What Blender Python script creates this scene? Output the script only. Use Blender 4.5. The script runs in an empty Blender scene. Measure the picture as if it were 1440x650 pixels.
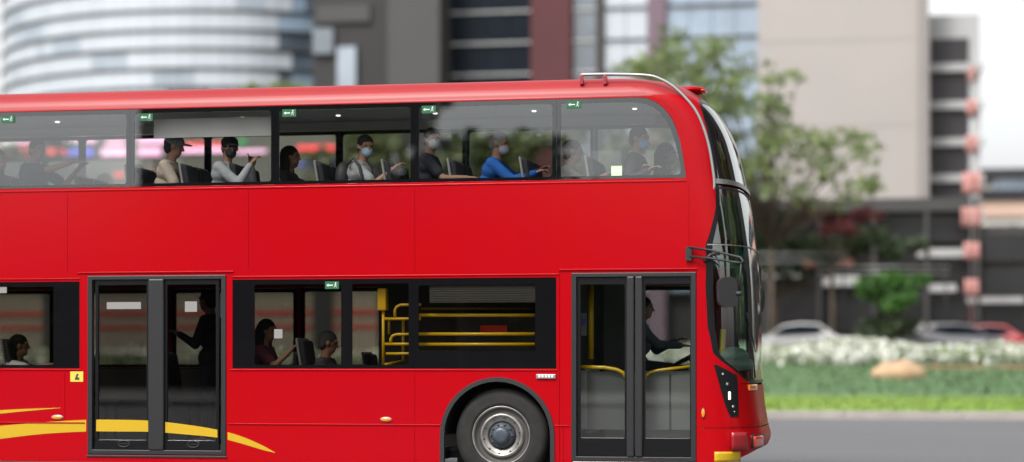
import bpy, bmesh, math, random
from mathutils import Vector, Matrix
from mathutils.geometry import tessellate_polygon
random.seed(7)
PI = math.pi
sc = bpy.context.scene
col = sc.collection

# ------------------------------------------------------------------ camera
A = math.radians(11.13)
FOC, HOR, CAMH = 3000.0, 506.0, 1.27
FW = (-math.sin(A), math.cos(A)); RT = (math.cos(A), math.sin(A))
CX, CY = 4.3492, -21.4641
def W(px, py, Y=0.0):
    """survey helper: photograph measurement -> metres on the plane at depth Y"""
    k = (px - 720) / FOC
    d = (FW[0] + RT[0] * k, FW[1] + RT[1] * k)
    t = (Y - CY) / d[1]
    return CX + t * d[0], CAMH + t * (HOR - py) / FOC
def PXL(x, y, z):
    dx, dy = x - CX, y - CY
    dep = dx * FW[0] + dy * FW[1]
    return 720 + FOC * (dx * RT[0] + dy * RT[1]) / dep
cd = bpy.data.cameras.new('camera')
cam = bpy.data.objects.new('camera', cd); col.objects.link(cam)
cam.location = (CX, CY, CAMH)
cam.rotation_euler = (PI / 2, 0, A)
cd.sensor_width = 36; cd.lens = 75.0
cd.shift_y = (HOR - 325) / 1440
cd.clip_end = 3000
cd.dof.use_dof = True; cd.dof.focus_distance = 22.2; cd.dof.aperture_fstop = 0.56
sc.camera = cam

# ------------------------------------------------------------------ materials
def nt(name):
    m = bpy.data.materials.new(name); m.use_nodes = True
    return m, m.node_tree, m.node_tree.nodes['Principled BSDF']
def mat(name, c, rough=0.5, metal=0.0, coat=0.0, var=0.0, vscale=3.0, bump=0.0, bscale=40.0, emis=None, estr=0.0, c2=None, stretch=(1, 1, 1), spec=0.5):
    m, t, b = nt(name)
    b.inputs['Base Color'].default_value = (*c, 1)
    b.inputs['Roughness'].default_value = rough
    b.inputs['Metallic'].default_value = metal
    b.inputs['Coat Weight'].default_value = coat
    b.inputs['Coat Roughness'].default_value = 0.06
    b.inputs['Specular IOR Level'].default_value = spec
    if var or c2 or bump:
        g = t.nodes.new('ShaderNodeNewGeometry')
        mp = t.nodes.new('ShaderNodeMapping'); mp.inputs['Scale'].default_value = stretch
        t.links.new(g.outputs['Position'], mp.inputs['Vector'])
    if var or c2:
        n = t.nodes.new('ShaderNodeTexNoise'); n.inputs['Scale'].default_value = vscale
        n.inputs['Detail'].default_value = 6
        t.links.new(mp.outputs[0], n.inputs['Vector'])
        r = t.nodes.new('ShaderNodeMapRange'); r.inputs['From Min'].default_value = .35; r.inputs['From Max'].default_value = .65
        t.links.new(n.outputs['Fac'], r.inputs['Value'])
        mx = t.nodes.new('ShaderNodeMix'); mx.data_type = 'RGBA'
        lo = c2 if c2 else tuple(v * (1 - var) for v in c)
        mx.inputs['A'].default_value = (*lo, 1); mx.inputs['B'].default_value = (*c, 1)
        t.links.new(r.outputs[0], mx.inputs['Factor']); t.links.new(mx.outputs['Result'], b.inputs['Base Color'])
    if bump:
        n2 = t.nodes.new('ShaderNodeTexNoise'); n2.inputs['Scale'].default_value = bscale; n2.inputs['Detail'].default_value = 4
        t.links.new(mp.outputs[0], n2.inputs['Vector'])
        bp = t.nodes.new('ShaderNodeBump'); bp.inputs['Strength'].default_value = bump; bp.inputs['Distance'].default_value = 0.02
        t.links.new(n2.outputs['Fac'], bp.inputs['Height']); t.links.new(bp.outputs[0], b.inputs['Normal'])
    if emis:
        b.inputs['Emission Color'].default_value = (*emis, 1); b.inputs['Emission Strength'].default_value = estr
    return m
def glass(name, tint, refl=0.09, rough=0.0, rc=(1, 1, 1), bl=0.25):
    m = bpy.data.materials.new(name); m.use_nodes = True; t = m.node_tree
    t.nodes.clear()
    out = t.nodes.new('ShaderNodeOutputMaterial')
    tr = t.nodes.new('ShaderNodeBsdfTransparent'); tr.inputs[0].default_value = (*tint, 1)
    gl = t.nodes.new('ShaderNodeBsdfGlossy'); gl.inputs['Roughness'].default_value = rough; gl.inputs['Color'].default_value = (*rc, 1)
    fr = t.nodes.new('ShaderNodeLayerWeight'); fr.inputs[0].default_value = bl
    mr = t.nodes.new('ShaderNodeMapRange'); mr.inputs['To Min'].default_value = refl; mr.inputs['To Max'].default_value = 1.0
    t.links.new(fr.outputs['Fresnel'], mr.inputs['Value'])
    mx = t.nodes.new('ShaderNodeMixShader')
    t.links.new(mr.outputs[0], mx.inputs[0]); t.links.new(tr.outputs[0], mx.inputs[1]); t.links.new(gl.outputs[0], mx.inputs[2])
    t.links.new(mx.outputs[0], out.inputs[0])
    return m

M = {}
M['red'] = mat('bus_red_paint', (0.365, 0.0005, 0.003), 0.42, coat=0.26, var=0.07, vscale=0.9, bump=0.03, bscale=1.6, c2=(0.355, 0.0006, 0.006), spec=0.03)
M['red'].node_tree.nodes['Principled BSDF'].inputs['Coat Roughness'].default_value = .16
M['red_roof'] = mat('bus_red_roof_sky_sheen', (0.29, 0.007, 0.010), 0.5, coat=0.22, var=.08, vscale=.8, spec=.35)  # pinker red: the sky sheen on the rolled edge is put into the colour
M['red_roof'].node_tree.nodes['Principled BSDF'].inputs['Coat Roughness'].default_value = .3
M['red_dark'] = mat('bus_red_trim', (0.27, 0.002, 0.008), 0.4, coat=0.3)
M['black'] = mat('black_ceramic', (0.005, 0.005, 0.006), 0.3, spec=.25)
M['rubber'] = mat('black_rubber', (0.012, 0.012, 0.013), 0.6, bump=0.1)
M['frame'] = mat('anthracite_door_frame', (0.012, 0.0125, 0.014), 0.42)
M['plastic'] = mat('dark_plastic', (0.013, 0.013, 0.014), 0.5, bump=0.05)
M['tyre'] = mat('tyre_rubber', (0.014, 0.013, 0.012), 0.8, var=0.5, vscale=9, bump=0.1)
M['steel'] = mat('worn_steel', (0.42, 0.40, 0.37), 0.35, metal=0.8, var=0.35, vscale=9)
M['hubm'] = mat('hub_blue_grey', (0.07, 0.085, 0.105), 0.4, metal=0.3, var=0.3, vscale=20)
M['rimdark'] = mat('rim_dark', (0.05, 0.047, 0.044), 0.6)
M['alu'] = mat('brushed_aluminium', (0.36, 0.365, 0.36), 0.38, metal=0.8)
M['yellow'] = mat('yellow_livery', (0.50, 0.31, 0.002), 0.4, coat=0.3)
M['yrail'] = mat('yellow_handrail', (0.62, 0.38, 0.005), 0.35, coat=0.3)
M['sticker_y'] = mat('sticker_yellow', (0.62, 0.5, 0.06), 0.5)
M['green'] = mat('exit_green', (0.006, 0.10, 0.035), 0.5)
M['white'] = mat('white_print', (0.75, 0.75, 0.74), 0.5)
M['paper'] = mat('paper_white', (0.22, 0.215, 0.205), 0.7)
M['palegreen'] = mat('pale_green_label', (0.55, 0.72, 0.45), 0.6)
M['inner'] = mat('interior_grey_laminate', (0.30, 0.30, 0.29), 0.6, var=0.1)
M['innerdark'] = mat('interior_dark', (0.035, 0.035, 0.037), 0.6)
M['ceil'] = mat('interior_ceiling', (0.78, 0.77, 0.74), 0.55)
M['floor'] = mat('bus_floor_vinyl', (0.10, 0.12, 0.16), 0.6, var=0.2, vscale=30)
M['seat'] = mat('seat_grey_plastic', (0.28, 0.27, 0.26), 0.5)
M['seatfab'] = mat('seat_dark_fabric', (0.03, 0.032, 0.04), 0.85, var=0.3, vscale=30)
M['orange'] = mat('amber_lens', (0.85, 0.22, 0.01), 0.15, coat=0.8)
M['redlens'] = mat('red_lens', (0.7, 0.05, 0.02), 0.15, coat=0.8)
M['lens'] = mat('clear_lens', (0.3, 0.3, 0.3), 0.1, metal=0.6)
M['led'] = mat('ceiling_led', (0.9, 0.9, 0.9), 0.4, emis=(1, 0.98, 0.92), estr=1.1)
def ceramic(name, refl):
    m = glass(name, (0, 0, 0), refl, rc=(0.93, 0.97, 1.0)); t = m.node_tree
    df = t.nodes.new('ShaderNodeBsdfDiffuse'); df.inputs[0].default_value = (.006, .006, .007, 1)
    mx = [n for n in t.nodes if n.type == 'MIX_SHADER'][0]; t.links.new(df.outputs[0], mx.inputs[1]); return m
M['black_up'] = ceramic('window_border_upper', .055); M['black_lo'] = ceramic('window_border_lower', .05)
M['gside'] = glass('side_window_glass', (0.72, 0.73, 0.73), 0.075, rc=(0.93, 0.97, 1.0))
M['gdark'] = glass('dark_window_glass', (0.62, 0.60, 0.55), 0.06)
M['gdoor'] = glass('door_glass', (0.70, 0.72, 0.70), 0.075)
M['gdoor2'] = glass('rear_door_glass', (0.30, 0.29, 0.28), 0.045)
M['glower'] = glass('lower_window_glass', (0.46, 0.45, 0.42), 0.05)
M['gwind'] = glass('windscreen_glass', (0.72, 0.88, 0.79), 0.14, rc=(0.97, 1, .98), bl=0.36)
M['dash'] = mat('dashboard_grey_green', (0.36, 0.46, 0.43), 0.6)

# ------------------------------------------------------------------ object helpers
def tag(o, label=None, cat=None, group=None, kind=None):
    if label: o['label'] = label
    if cat: o['category'] = cat
    if group: o['group'] = group
    if kind: o['kind'] = kind
    return o
def empty(name, loc=(0, 0, 0), rz=0.0, parent=None):
    o = bpy.data.objects.new(name, None); col.objects.link(o)
    o.location = loc; o.rotation_euler = (0, 0, rz); o.parent = parent
    o.empty_display_size = 0.2
    return o
class MB:
    def __init__(s): s.v = []; s.f = []; s.m = []; s.mats = []; s.sm = []
    def mi(s, m):
        if m not in s.mats: s.mats.append(m)
        return s.mats.index(m)
    def add(s, v, f, m, smooth=False):
        b = len(s.v); i = s.mi(m); s.v += [tuple(p) for p in v]
        for q in f: s.f.append(tuple(b + k for k in q)); s.m.append(i); s.sm.append(smooth)
    def box(s, x0, x1, y0, y1, z0, z1, m, mx=None):
        v = [Vector((x, y, z)) for x in (x0, x1) for y in (y0, y1) for z in (z0, z1)]
        if mx: v = [mx @ p for p in v]
        s.add(v, [(0, 1, 3, 2), (4, 6, 7, 5), (0, 4, 5, 1), (2, 3, 7, 6), (0, 2, 6, 4), (1, 5, 7, 3)], m)
    def tube(s, pts, r, m, n=10, cap=True):
        pts = [Vector(p) for p in pts]
        rs = r if isinstance(r, (list, tuple)) else [r] * len(pts)
        rings = []; up = Vector((0, 0, 1)); prev = None
        for i, p in enumerate(pts):
            d = (pts[min(i + 1, len(pts) - 1)] - pts[max(i - 1, 0)]).normalized()
            if prev is None:
                a = d.cross(up) if abs(d.z) < .95 else d.cross(Vector((0, 1, 0)))
            else:
                a = prev - d * prev.dot(d)
            a.normalize(); prev = a; b = d.cross(a)
            rings.append([p + (a * math.cos(2 * PI * k / n) + b * math.sin(2 * PI * k / n)) * rs[i] for k in range(n)])
        v = [q for R in rings for q in R]; f = []
        for i in range(len(pts) - 1):
            for k in range(n):
                f.append((i * n + k, i * n + (k + 1) % n, (i + 1) * n + (k + 1) % n, (i + 1) * n + k))
        if cap: f.append(tuple(range(n))[::-1]); f.append(tuple((len(pts) - 1) * n + k for k in range(n)))
        s.add(v, f, m, True)
    def lathe(s, prof, m, c=(0, 0, 0), n=48, axis='y'):
        v = []; f = []
        for (r, h) in prof:
            for k in range(n):
                a = 2 * PI * k / n
                if axis == 'y': v.append((c[0] + r * math.cos(a), c[1] + h, c[2] + r * math.sin(a)))
                elif axis == 'z': v.append((c[0] + r * math.cos(a), c[1] + r * math.sin(a), c[2] + h))
                else: v.append((c[0] + h, c[1] + r * math.cos(a), c[2] + r * math.sin(a)))
        for i in range(len(prof) - 1):
            for k in range(n):
                f.append((i * n + k, i * n + (k + 1) % n, (i + 1) * n + (k + 1) % n, (i + 1) * n + k))
        s.add(v, f, m, True)
    def ball(s, c, r, m, n=14, k=9, mx=None):
        rx, ry, rz = r if isinstance(r, (tuple, list)) else (r, r, r)
        v = []; f = []
        for i in range(k + 1):
            a = PI * i / k
            for j in range(n):
                b = 2 * PI * j / n
                p = Vector((rx * math.sin(a) * math.cos(b), ry * math.sin(a) * math.sin(b), rz * math.cos(a)))
                if mx: p = mx @ p
                v.append(p + Vector(c))
        for i in range(k):
            for j in range(n): f.append((i * n + j, (i + 1) * n + j, (i + 1) * n + (j + 1) % n, i * n + (j + 1) % n))
        s.add(v, f, m, True)
    def plate(s, outer, holes, y, th, m):
        loops = [outer] + list(holes)
        tri = tessellate_polygon([[Vector((x, z, 0)) for x, z in L] for L in loops])
        flat = [p for L in loops for p in L]; N = len(flat)
        v = [(x, y, z) for x, z in flat] + [(x, y + th, z) for x, z in flat]
        f = []
        for t in tri:
            a, b, c = (Vector((*flat[k], 0)) for k in t)
            if (b - a).cross(c - a).z < 0: t = (t[0], t[2], t[1])
            f.append(tuple(t)); f.append((t[0] + N, t[2] + N, t[1] + N))
        if th:
            o = 0
            for L in loops:
                n = len(L)
                for k in range(n):
                    a, b = o + k, o + (k + 1) % n
                    f.append((a, b, b + N, a + N))
                o += n
        else: f = f[::2]; v = v[:N]
        s.add(v, f, m)
    def grid(s, fn, nu, nv, m, smooth=True, th=None):
        v = [fn(i / nu, j / nv) for j in range(nv + 1) for i in range(nu + 1)]
        f = [(j * (nu + 1) + i, j * (nu + 1) + i + 1, (j + 1) * (nu + 1) + i + 1, (j + 1) * (nu + 1) + i) for j in range(nv) for i in range(nu)]
        s.add(v, f, m, smooth)
    def build(s, name, parent=None, bevel=0.0, solid=0.0, link=True):
        me = bpy.data.meshes.new(name); me.from_pydata(s.v, [], s.f)
        for m in s.mats: me.materials.append(m)
        me.polygons.foreach_set('material_index', s.m); me.polygons.foreach_set('use_smooth', s.sm)
        bm = bmesh.new(); bm.from_mesh(me)
        if len(bm.verts) < 60000 and not getattr(s, 'raw', False):
            bmesh.ops.remove_doubles(bm, verts=bm.verts, dist=1e-5)
            bmesh.ops.recalc_face_normals(bm, faces=bm.faces)
        bm.to_mesh(me); bm.free(); me.update()
        o = bpy.data.objects.new(name, me)
        if link: col.objects.link(o)
        o.parent = parent
        if bevel:
            b = o.modifiers.new('bevel', 'BEVEL'); b.width = bevel; b.segments = 2; b.limit_method = 'ANGLE'; b.angle_limit = 0.7
        if solid:
            b = o.modifiers.new('solid', 'SOLIDIFY'); b.thickness = solid; b.offset = -1
        return o
def rr(x0, z0, x1, z1, r, n=4):
    L = []
    for cx, cz, a0 in ((x1 - r, z0 + r, -90), (x1 - r, z1 - r, 0), (x0 + r, z1 - r, 90), (x0 + r, z0 + r, 180)):
        for k in range(n + 1):
            a = math.radians(a0 + 90 * k / n); L.append((cx + r * math.cos(a), cz + r * math.sin(a)))
    return L
def interp(tab, z):
    tab = sorted(tab)
    if z <= tab[0][0]: return tab[0][1]
    for (a, b), (c, d) in zip(tab, tab[1:]):
        if z <= c: return b + (d - b) * (z - a) / (c - a)
    return tab[-1][1]
def sinterp(tab, z):     # smooth (Catmull) interpolation
    tab = sorted(tab)
    if z <= tab[0][0]: return tab[0][1]
    if z >= tab[-1][0]: return tab[-1][1]
    for i in range(len(tab) - 1):
        if z <= tab[i + 1][0]:
            x0, y0 = tab[i]; x1, y1 = tab[i + 1]; h = x1 - x0; t = (z - x0) / h
            m0 = (y1 - tab[i - 1][1]) / (x1 - tab[i - 1][0]) if i else (y1 - y0) / h
            m1 = (tab[i + 2][1] - y0) / (tab[i + 2][0] - x0) if i + 2 < len(tab) else (y1 - y0) / h
            return (2 * t**3 - 3 * t**2 + 1) * y0 + (t**3 - 2 * t**2 + t) * h * m0 + (-2 * t**3 + 3 * t**2) * y1 + (t**3 - t**2) * h * m1

# ------------------------------------------------------------------ BUS
BW = 2.5; XR = -9.6
bus = empty('double_decker_bus')
tag(bus, 'bright red double-decker bus with yellow swoosh filling most of the picture', 'bus')
XS = [(0.1, 2.05), (2.2, 2.05), (2.8, 1.99), (3.11, 1.95), (3.38, 1.925), (3.59, 1.88), (3.76, 1.80), (3.86, 1.71), (3.94, 1.58), (4.0, 1.45), (4.08, 1.28), (4.13, 1.15), (4.17, 1.0)]
XF = [(0.1, 2.50), (0.4, 2.62), (0.6, 2.62), (0.75, 2.595), (1.0, 2.57), (1.7, 2.555), (2.1, 2.54), (2.46, 2.51), (2.93, 2.44), (3.16, 2.39), (3.39, 2.34), (3.6, 2.28), (3.77, 2.20), (3.9, 2.11), (4.0, 2.0), (4.08, 1.88), (4.13, 1.74), (4.17, 1.5)]
YI = [(0.1, 0.0), (3.94, 0.0), (3.99, 0.014), (4.04, 0.042), (4.09, 0.09), (4.13, 0.16), (4.16, 0.26), (4.17, 0.33)]
NE = 3.1
def S(t, z, off=0.0):
    xs, xf, yi = sinterp(XS, z), sinterp(XF, z), interp(YI, z)
    c, s_ = math.cos(t), math.sin(t)
    sx = max(s_, 0) ** (2 / NE); cy = math.copysign(abs(c) ** (2 / NE), c)
    hw = BW / 2 - yi
    nx, ny = s_ / max(xf - xs, .2), -c / hw
    l = math.hypot(nx, ny) or 1
    return Vector((xs + (xf - xs) * sx + off * nx / l, BW / 2 - hw * cy + off * ny / l, z))
def t_at(px, z):     # corner parameter whose point was measured at this photo column
    lo, hi = 0.0, 1.35
    for _ in range(40):
        m = (lo + hi) / 2
        p = S(m, z)
        if PXL(*p) < px: lo = m
        else: hi = m
    return lo
TA = [(0.5, PI / 2), (1.02, PI / 2), (1.028, t_at(1056, 1.03)), (1.07, t_at(1046, 1.07)), (1.17, t_at(1031, 1.17)), (1.25, t_at(1015, 1.25)), (1.33, t_at(1003, 1.33)), (1.6, t_at(995, 1.6)),
      (2.0, t_at(992, 2.0)), (2.43, t_at(992, 2.43)), (2.6, t_at(1000, 2.6)), (2.8, t_at(1006.5, 2.8)), (3.0, t_at(1006, 3.0)), (3.3, t_at(1002, 3.3)), (3.52, t_at(996, 3.52)), (3.7, t_at(990, 3.7)), (3.85, t_at(984, 3.85)), (3.955, t_at(982, 3.955))]
tA = lambda z: interp(TA, z)
FARM = [(2.5, 0.0), (2.95, .6), (3.2, .72), (3.7, .72), (3.955, .6)]
tB = lambda z: tA(z) + interp(FARM, z) if z > 2.5 else tA(z)
zs_side = [0.18 + (3.94 - 0.18) * k / 60 for k in range(61)]
# side skin with its openings
def arch(cx, r=0.575, zc=0.49, z0=0.18, n=20):
    return [(cx - r, z0)] + [(cx + r * math.cos(PI - PI * k / n), zc + r * math.sin(PI - PI * k / n)) for k in range(n + 1)] + [(cx + r, z0)]
UPC = [(1.31, 3.945), (1.42, 3.94), (1.52, 3.92), (1.60, 3.885), (1.68, 3.83), (1.745, 3.755), (1.79, 3.68), (1.828, 3.58), (1.858, 3.47), (1.883, 3.34), (1.903, 3.22), (1.918, 3.105)]
def side_loop(near=True):
    L = [(XR + 0.25, 0.18)] + arch(-6.9) + arch(-0.03)
    L += [(sinterp(XS, z), z) for z in zs_side]
    L += [(XR + 0.25, 3.94)]
    return L
up_open = [(-9.2, 3.105)] + [(1.918, 3.105)] + UPC[::-1][1:] + [(-9.2, 3.945 - 0.012)]
up_open = [(x, min(z, 3.932)) for x, z in up_open]
D1 = (-4.49, 0.262, -2.94, 2.165); D2 = (0.742, 0.235, 2.022, 2.155)
rect = lambda a, b, c, d: [(a, b), (c, b), (c, d), (a, d)]
holes = [up_open, rect(-8.9, 1.178, -4.58, 2.105), rect(-2.872, 1.178, 0.588, 2.112), rect(*D1), rect(*D2)]
slots = [(-4.72, 2.22, 3.06), (-2.70, 2.22, 3.06), (-0.90, 2.16, 3.06), (-4.75, 0.62, 1.14), (-0.90, 0.21, 0.57), (-0.90, 0.61, 1.14), (-6.3, 2.22, 3.06), (1.945, 2.25, 3.06), (0.66, 0.21, 0.57), (0.30, 2.22, 2.23)]
for x, a, b in slots[:-1]: holes.append(rect(x, a, x + 0.004, b))
mb = MB(); mb.plate(side_loop(), holes, 0.0, 0.03, M['red'])
for x, a, b in slots[:-1]: mb.box(x - .01, x + .014, 0.006, 0.02, a - .005, b + .005, M['red'])
# roof edge, near and far, and the roof
zr = [3.94 + 0.23 * k / 12 for k in range(13)]
for sgn in (0, 1):
    def fr(u, v, sgn=sgn):
        z = zr[round(v * 12)]; x = XR + .25 + (sinterp(XS, z) - XR - .25) * u; y = interp(YI, z)
        return (x, y if not sgn else BW - y, z)
    mb.grid(fr, 1, 12, M['red_roof'])
# far side skin
far_holes = [up_open, rect(-8.9, 1.178, -4.58, 2.105), rect(-4.45, 1.178, -2.92, 2.105), rect(-2.872, 1.178, 0.588, 2.112), rect(1.12, 1.178, 1.95, 2.105)]
mb.plate(side_loop(), far_holes, BW - 0.03, 0.03, M['red'])
# rear
mb.box(XR, XR + .25, 0, BW, 0.3, 4.0, M['red'])
mb.box(XR + .05, XR + .25, .1, BW - .1, 4.0, 4.15, M['red'])
body = mb.build('body', bus)
mb = MB()
def roof_top(u, v):
    z = 4.17; xe = sinterp(XS, z); x = XR + .25 + (xe - XR - .25) * u
    return (x, .33 + (BW - .66) * v, z + 0.03 * math.sin(PI * v) * (1 if u < 1 else 0))
mb.grid(roof_top, 10, 8, M['red'])
tt = [k / 40 * PI for k in range(41)]
zc = 4.17; pts = [S(t, zc) for t in tt]
mb.add(pts, [tuple(range(41))], M['red'])
mb.build('roof', bus)
# roof cap of the nose (rolled edge above the upper windscreen) + pillars + front panel
mb = MB()
def fn(u, v):
    z = 3.955 + (4.17 - 3.955) * v; return S(PI * u, z)
mb.grid(fn, 64, 10, M['red_roof'])
for mir in (0, 1):
    ZL = [0.585 + (3.955 - 0.585) * k / 120 for k in range(121)]
    def fp(u, v, mir=mir):
        z = ZL[round(v * 120)]; t = (tB(z) if mir else tA(z)) * u
        return S(PI - t if mir else t, z)
    mb.grid(fp, 14, 120, M['red'])
mb.build('front_corner_panel', bus)
# black ceramic border + windscreens
DL = 0.075
def pill(z0, z1, n, d0=0.0, d1=DL, off=-0.003, name='windscreen_surround', m='black'):
    b = MB()
    for mir in (0, 1):
        def f(u, v, mir=mir):
            z = z0 + (z1 - z0) * v; t = min((tB(z) if mir else tA(z)) + d0 + (d1 - d0) * u, PI / 2)
            return S(PI - t if mir else t, z, off)
        b.grid(f, 4, n, M[m])
    return b
b = pill(1.028, 3.955, 90, d1=0.10)
def cross(z0, z1, off, m, bb, e=0.0):
    def f(u, v):
        z = z0 + (z1 - z0) * v; a = tA(z) + e; c = tB(z) + e
        return S(a + (PI - a - c) * u, z, off)
    bb.grid(f, 48, 3, m)
cross(1.028, 1.06, -0.002, M['black'], b); cross(3.90, 3.955, -0.002, M['black'], b, .05)
b.build('windscreen_surround', bus)
def screen(z0, z1, n, name, mm):
    b = MB()
    def f(u, v):
        z = z0 + (z1 - z0) * v; a = tA(z) + 0.085
        a = min(a, PI / 2 - .02); c = min(tB(z) + .085, PI / 2 - .01)
        return S(a + (PI - a - c) * u, z, -0.006)
    b.grid(f, 56, n, mm)
    return b.build(name, bus)
ws = screen(1.05, 2.43, 40, 'lower_windscreen', M['gwind'])
screen(2.44, 3.03, 14, 'destination_glass', M['gwind'])
us = screen(3.10, 3.93, 26, 'upper_windscreen', M['gwind'])
b = MB(); cross(3.05, 3.10, 0.012, M['alu'], b); cross(3.0, 3.02, 0.0, M['rubber'], b); b.build('windscreen_crossbar', bus)
b = MB(); cross(2.425, 2.435, 0.006, M['alu'], b, .02); b.build('windscreen_joint', bus)
b = MB()
def f(u, v):
    z = 2.22 + .19 * v; a = min(tA(z) + .12, 1.4); return S(a + (PI - 2 * a) * u, z, -0.016)
b.grid(f, 40, 4, glass('teal_sunstrip', (.10, .55, .55), .03)); b.build('sun_strip', bus)
# destination box behind the glass
b = MB()
def f(u, v):
    z = 2.5 + .45 * v; return S(.55 + (PI - 1.1) * u, z, -0.09)
b.grid(f, 30, 2, M['innerdark'])
b.build('destination_display', bus)
# bumper
b = MB()
zb = lambda t: 0.215 + 0.155 * math.sin(t) ** 2
def f(u, v):
    t = PI * u; z = zb(t) + (0.578 - zb(t)) * v
    return S(t, z, 0.006 + 0.018 * math.sin(PI * min(1, v * 1.1)) * math.sin(t))
b.grid(f, 64, 10, M['red'])
def f(u, v):
    t = PI * u; z = zb(t) + 0.005; p = S(t, z, 0.004); q = S(t, z, -0.12); return p.lerp(q, v)
b.grid(f, 64, 1, M['red'])
bump = b.build('bumper', bus)
b = MB()
def f(u, v):
    t = .02 + (PI - .04) * u; z = .576 + .012 * v; return S(t, z, -0.012)
b.grid(f, 64, 1, M['rubber']); b.build('bumper_joint', bus)
def on_nose(name, pxa, pxb, pya, pyb, m, off=0.03, parent=None, yy=0.15, nu=8, taper=0.0):
    """panel following the nose between two surveyed columns"""
    b = MB()
    za = CAMH + (HOR - pyb) / FOC * 21.9; zb_ = CAMH + (HOR - pya) / FOC * 21.9
    def f(u, v):
        z = za + (zb_ - za) * v; t0 = t_at(pxa, z); t1 = t_at(pxb, z)
        return S(t0 + (t1 - t0) * u, z, off)
    b.grid(f, nu, 4, M[m]); return b.build(name, parent or bus, solid=abs(off) * .9 + .003)
on_nose('reflector', 1004, 1039, 633, 647, 'yellow', 0.022, bump)
on_nose('towing_cover', 1026, 1046, 606, 631, 'red_dark', 0.05, bump)
on_nose('bumper_recess', 1054, 1069, 611, 630, 'rubber', 0.03, bump)
on_nose('fog_lamp', 1056, 1068, 613, 629, 'redlens', 0.042, bump)
# headlamp cluster, slanted black glass triangle on the corner
b = MB()
HLz = lambda py: CAMH + (HOR - py) / FOC * 21.9
hl = [(HLz(585), 1027, 1038), (HLz(570), 1020, 1038), (HLz(550), 1014, 1037.5), (HLz(528), 1008, 1036), (HLz(520), 1005.5, 1022), (HLz(513), 1003.5, 1008)]
def f(u, v):
    z = hl[0][0] + (hl[-1][0] - hl[0][0]) * v
    a = interp([(q[0], q[1]) for q in hl], z); c = interp([(q[0], q[2]) for q in hl], z)
    t0, t1 = t_at(a, z), t_at(c, z)
    return S(t0 + (t1 - t0) * u, z, 0.006)
b.grid((lambda u, v: (lambda p: Vector((p.x, BW - p.y, p.z)))(f(u, v))), 8, 24, M['black']); b.build('headlight', bus)
b = MB(); b.grid(f, 8, 24, M['black'])
for py0, px0, r in ((527, 1017, .022), (540, 1023, .028), (555, 1026, .03), (571, 1029, .024)):
    z = HLz(py0)
hc = b.build('headlight', bus)
tag(hc)
b = MB()
for py0, px0, r in ((526, 1016, .018), (540, 1022, .024), (571, 1030, .02), (578, 1032, .012)):
    b = MB(); z = HLz(py0); p = S(t_at(px0, z), z, 0.008)
    for k, (rr_, m_) in enumerate(((r, 'plastic'), (r * .75, 'lens'), (r * .4, 'white'))):
        b.ball(p, (rr_, rr_ * .5 + .004 * k, rr_), M[m_], 14, 8)
    b.build('lamp_lens', hc)
b = MB(); z = HLz(555); p = S(t_at(1025, z), z, 0.01)
b.box(p.x - .012, p.x + .012, p.y - .012, p.y + .01, z - .045, z + .035, mat('running_light', (.8, .8, .6), .3, emis=(1, 1, .6), estr=.6)); b.build('running_light', hc, bevel=.004)
# orange corner indicator near windscreen bottom and front emblem recess
on_nose('indicator', 1052, 1068, 541, 549, 'orange', 0.012)
# marker lamp by the front door
def marker(x, z, w, h, parent, ring='alu', m='orange'):
    b = MB(); b.ball((x, -0.004, z), (w * 1.18, 0.012, h * 1.25), M[ring]); b.ball((x, -0.012, z), (w, 0.012, h), M[m])
    return b.build('side_marker_lamp', parent)
x, z = W(989, 581); marker(x, z, .019, .045, bus, 'rubber')
x, z = W(543, 590); marker(x, z, .055, .022, bus)
x, z = W(81, 587); marker(x, z, .06, .022, bus, 'alu')
# small chrome light bar above the wheel
b = MB(); x, z = W(768, 529.5)
b.box(x - .10, x + .10, -.022, 0, z - .022, z + .022, M['alu'])
for k in range(5): b.box(x - .075 + k * .033, x - .055 + k * .033, -.027, -.02, z - .012, z + .012, M['white'])
b.build('side_lamp_bar', bus, bevel=.012)
# horizontal trim rails on the side
b = MB()
b.box(XR + .3, -4.575, -0.010, 0.0, 2.128, 2.142, M['red']); b.box(-2.87, 0.62, -0.010, 0.0, 2.135, 2.149, M['red'])
b.box(-4.6, -2.86, -0.014, 0.0, 2.190, 2.205, M['red']); b.box(0.62, 2.03, -0.014, 0.0, 2.180, 2.194, M['red'])
b.box(0.612, 0.620, -0.008, 0.0, 0.25, 2.19, M['red'])
b.box(XR + .3, 1.92, -0.008, 0.0, 3.070, 3.085, M['red'])
b.build('gutter_rail', bus, bevel=.003)
b = MB()
for x0, x1 in ((XR + .3, -7.5), (-6.3, -4.52), (-2.92, -0.63), (0.57, 0.72)): b.box(x0, x1, -0.009, 0.0, 0.588, 0.602, M['red'])
for x0, x1 in ((XR + .3, -4.56), (-2.9, 0.6)): b.box(x0, x1, -0.009, 0.0, 1.157, 1.170, M['red'])
b.build('skirt_rail', bus, bevel=.003)
# wheel arch trims
def arch_trim(cx):
    b = MB(); o = arch(cx, 0.60, .49, .165); i = arch(cx, 0.555, .49, .165)
    b.plate(o + i[::-1], [], -0.014, 0.05, M['rubber']); b.build('wheel_arch_trim', bus, bevel=.006)
    b = MB()      # inner wheel well
    n = 24
    def f(u, v): a = PI - PI * u; return (cx + .57 * math.cos(a), 0.03 + .65 * v, .49 + .57 * math.sin(a))
    b.grid(f, n, 1, M['rubber']); b.box(cx - .57, cx + .57, .68, .69, .15, 1.05, M['rubber']); b.build('wheel_well', bus)
for c in (-0.03, -6.9): arch_trim(c)
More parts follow.
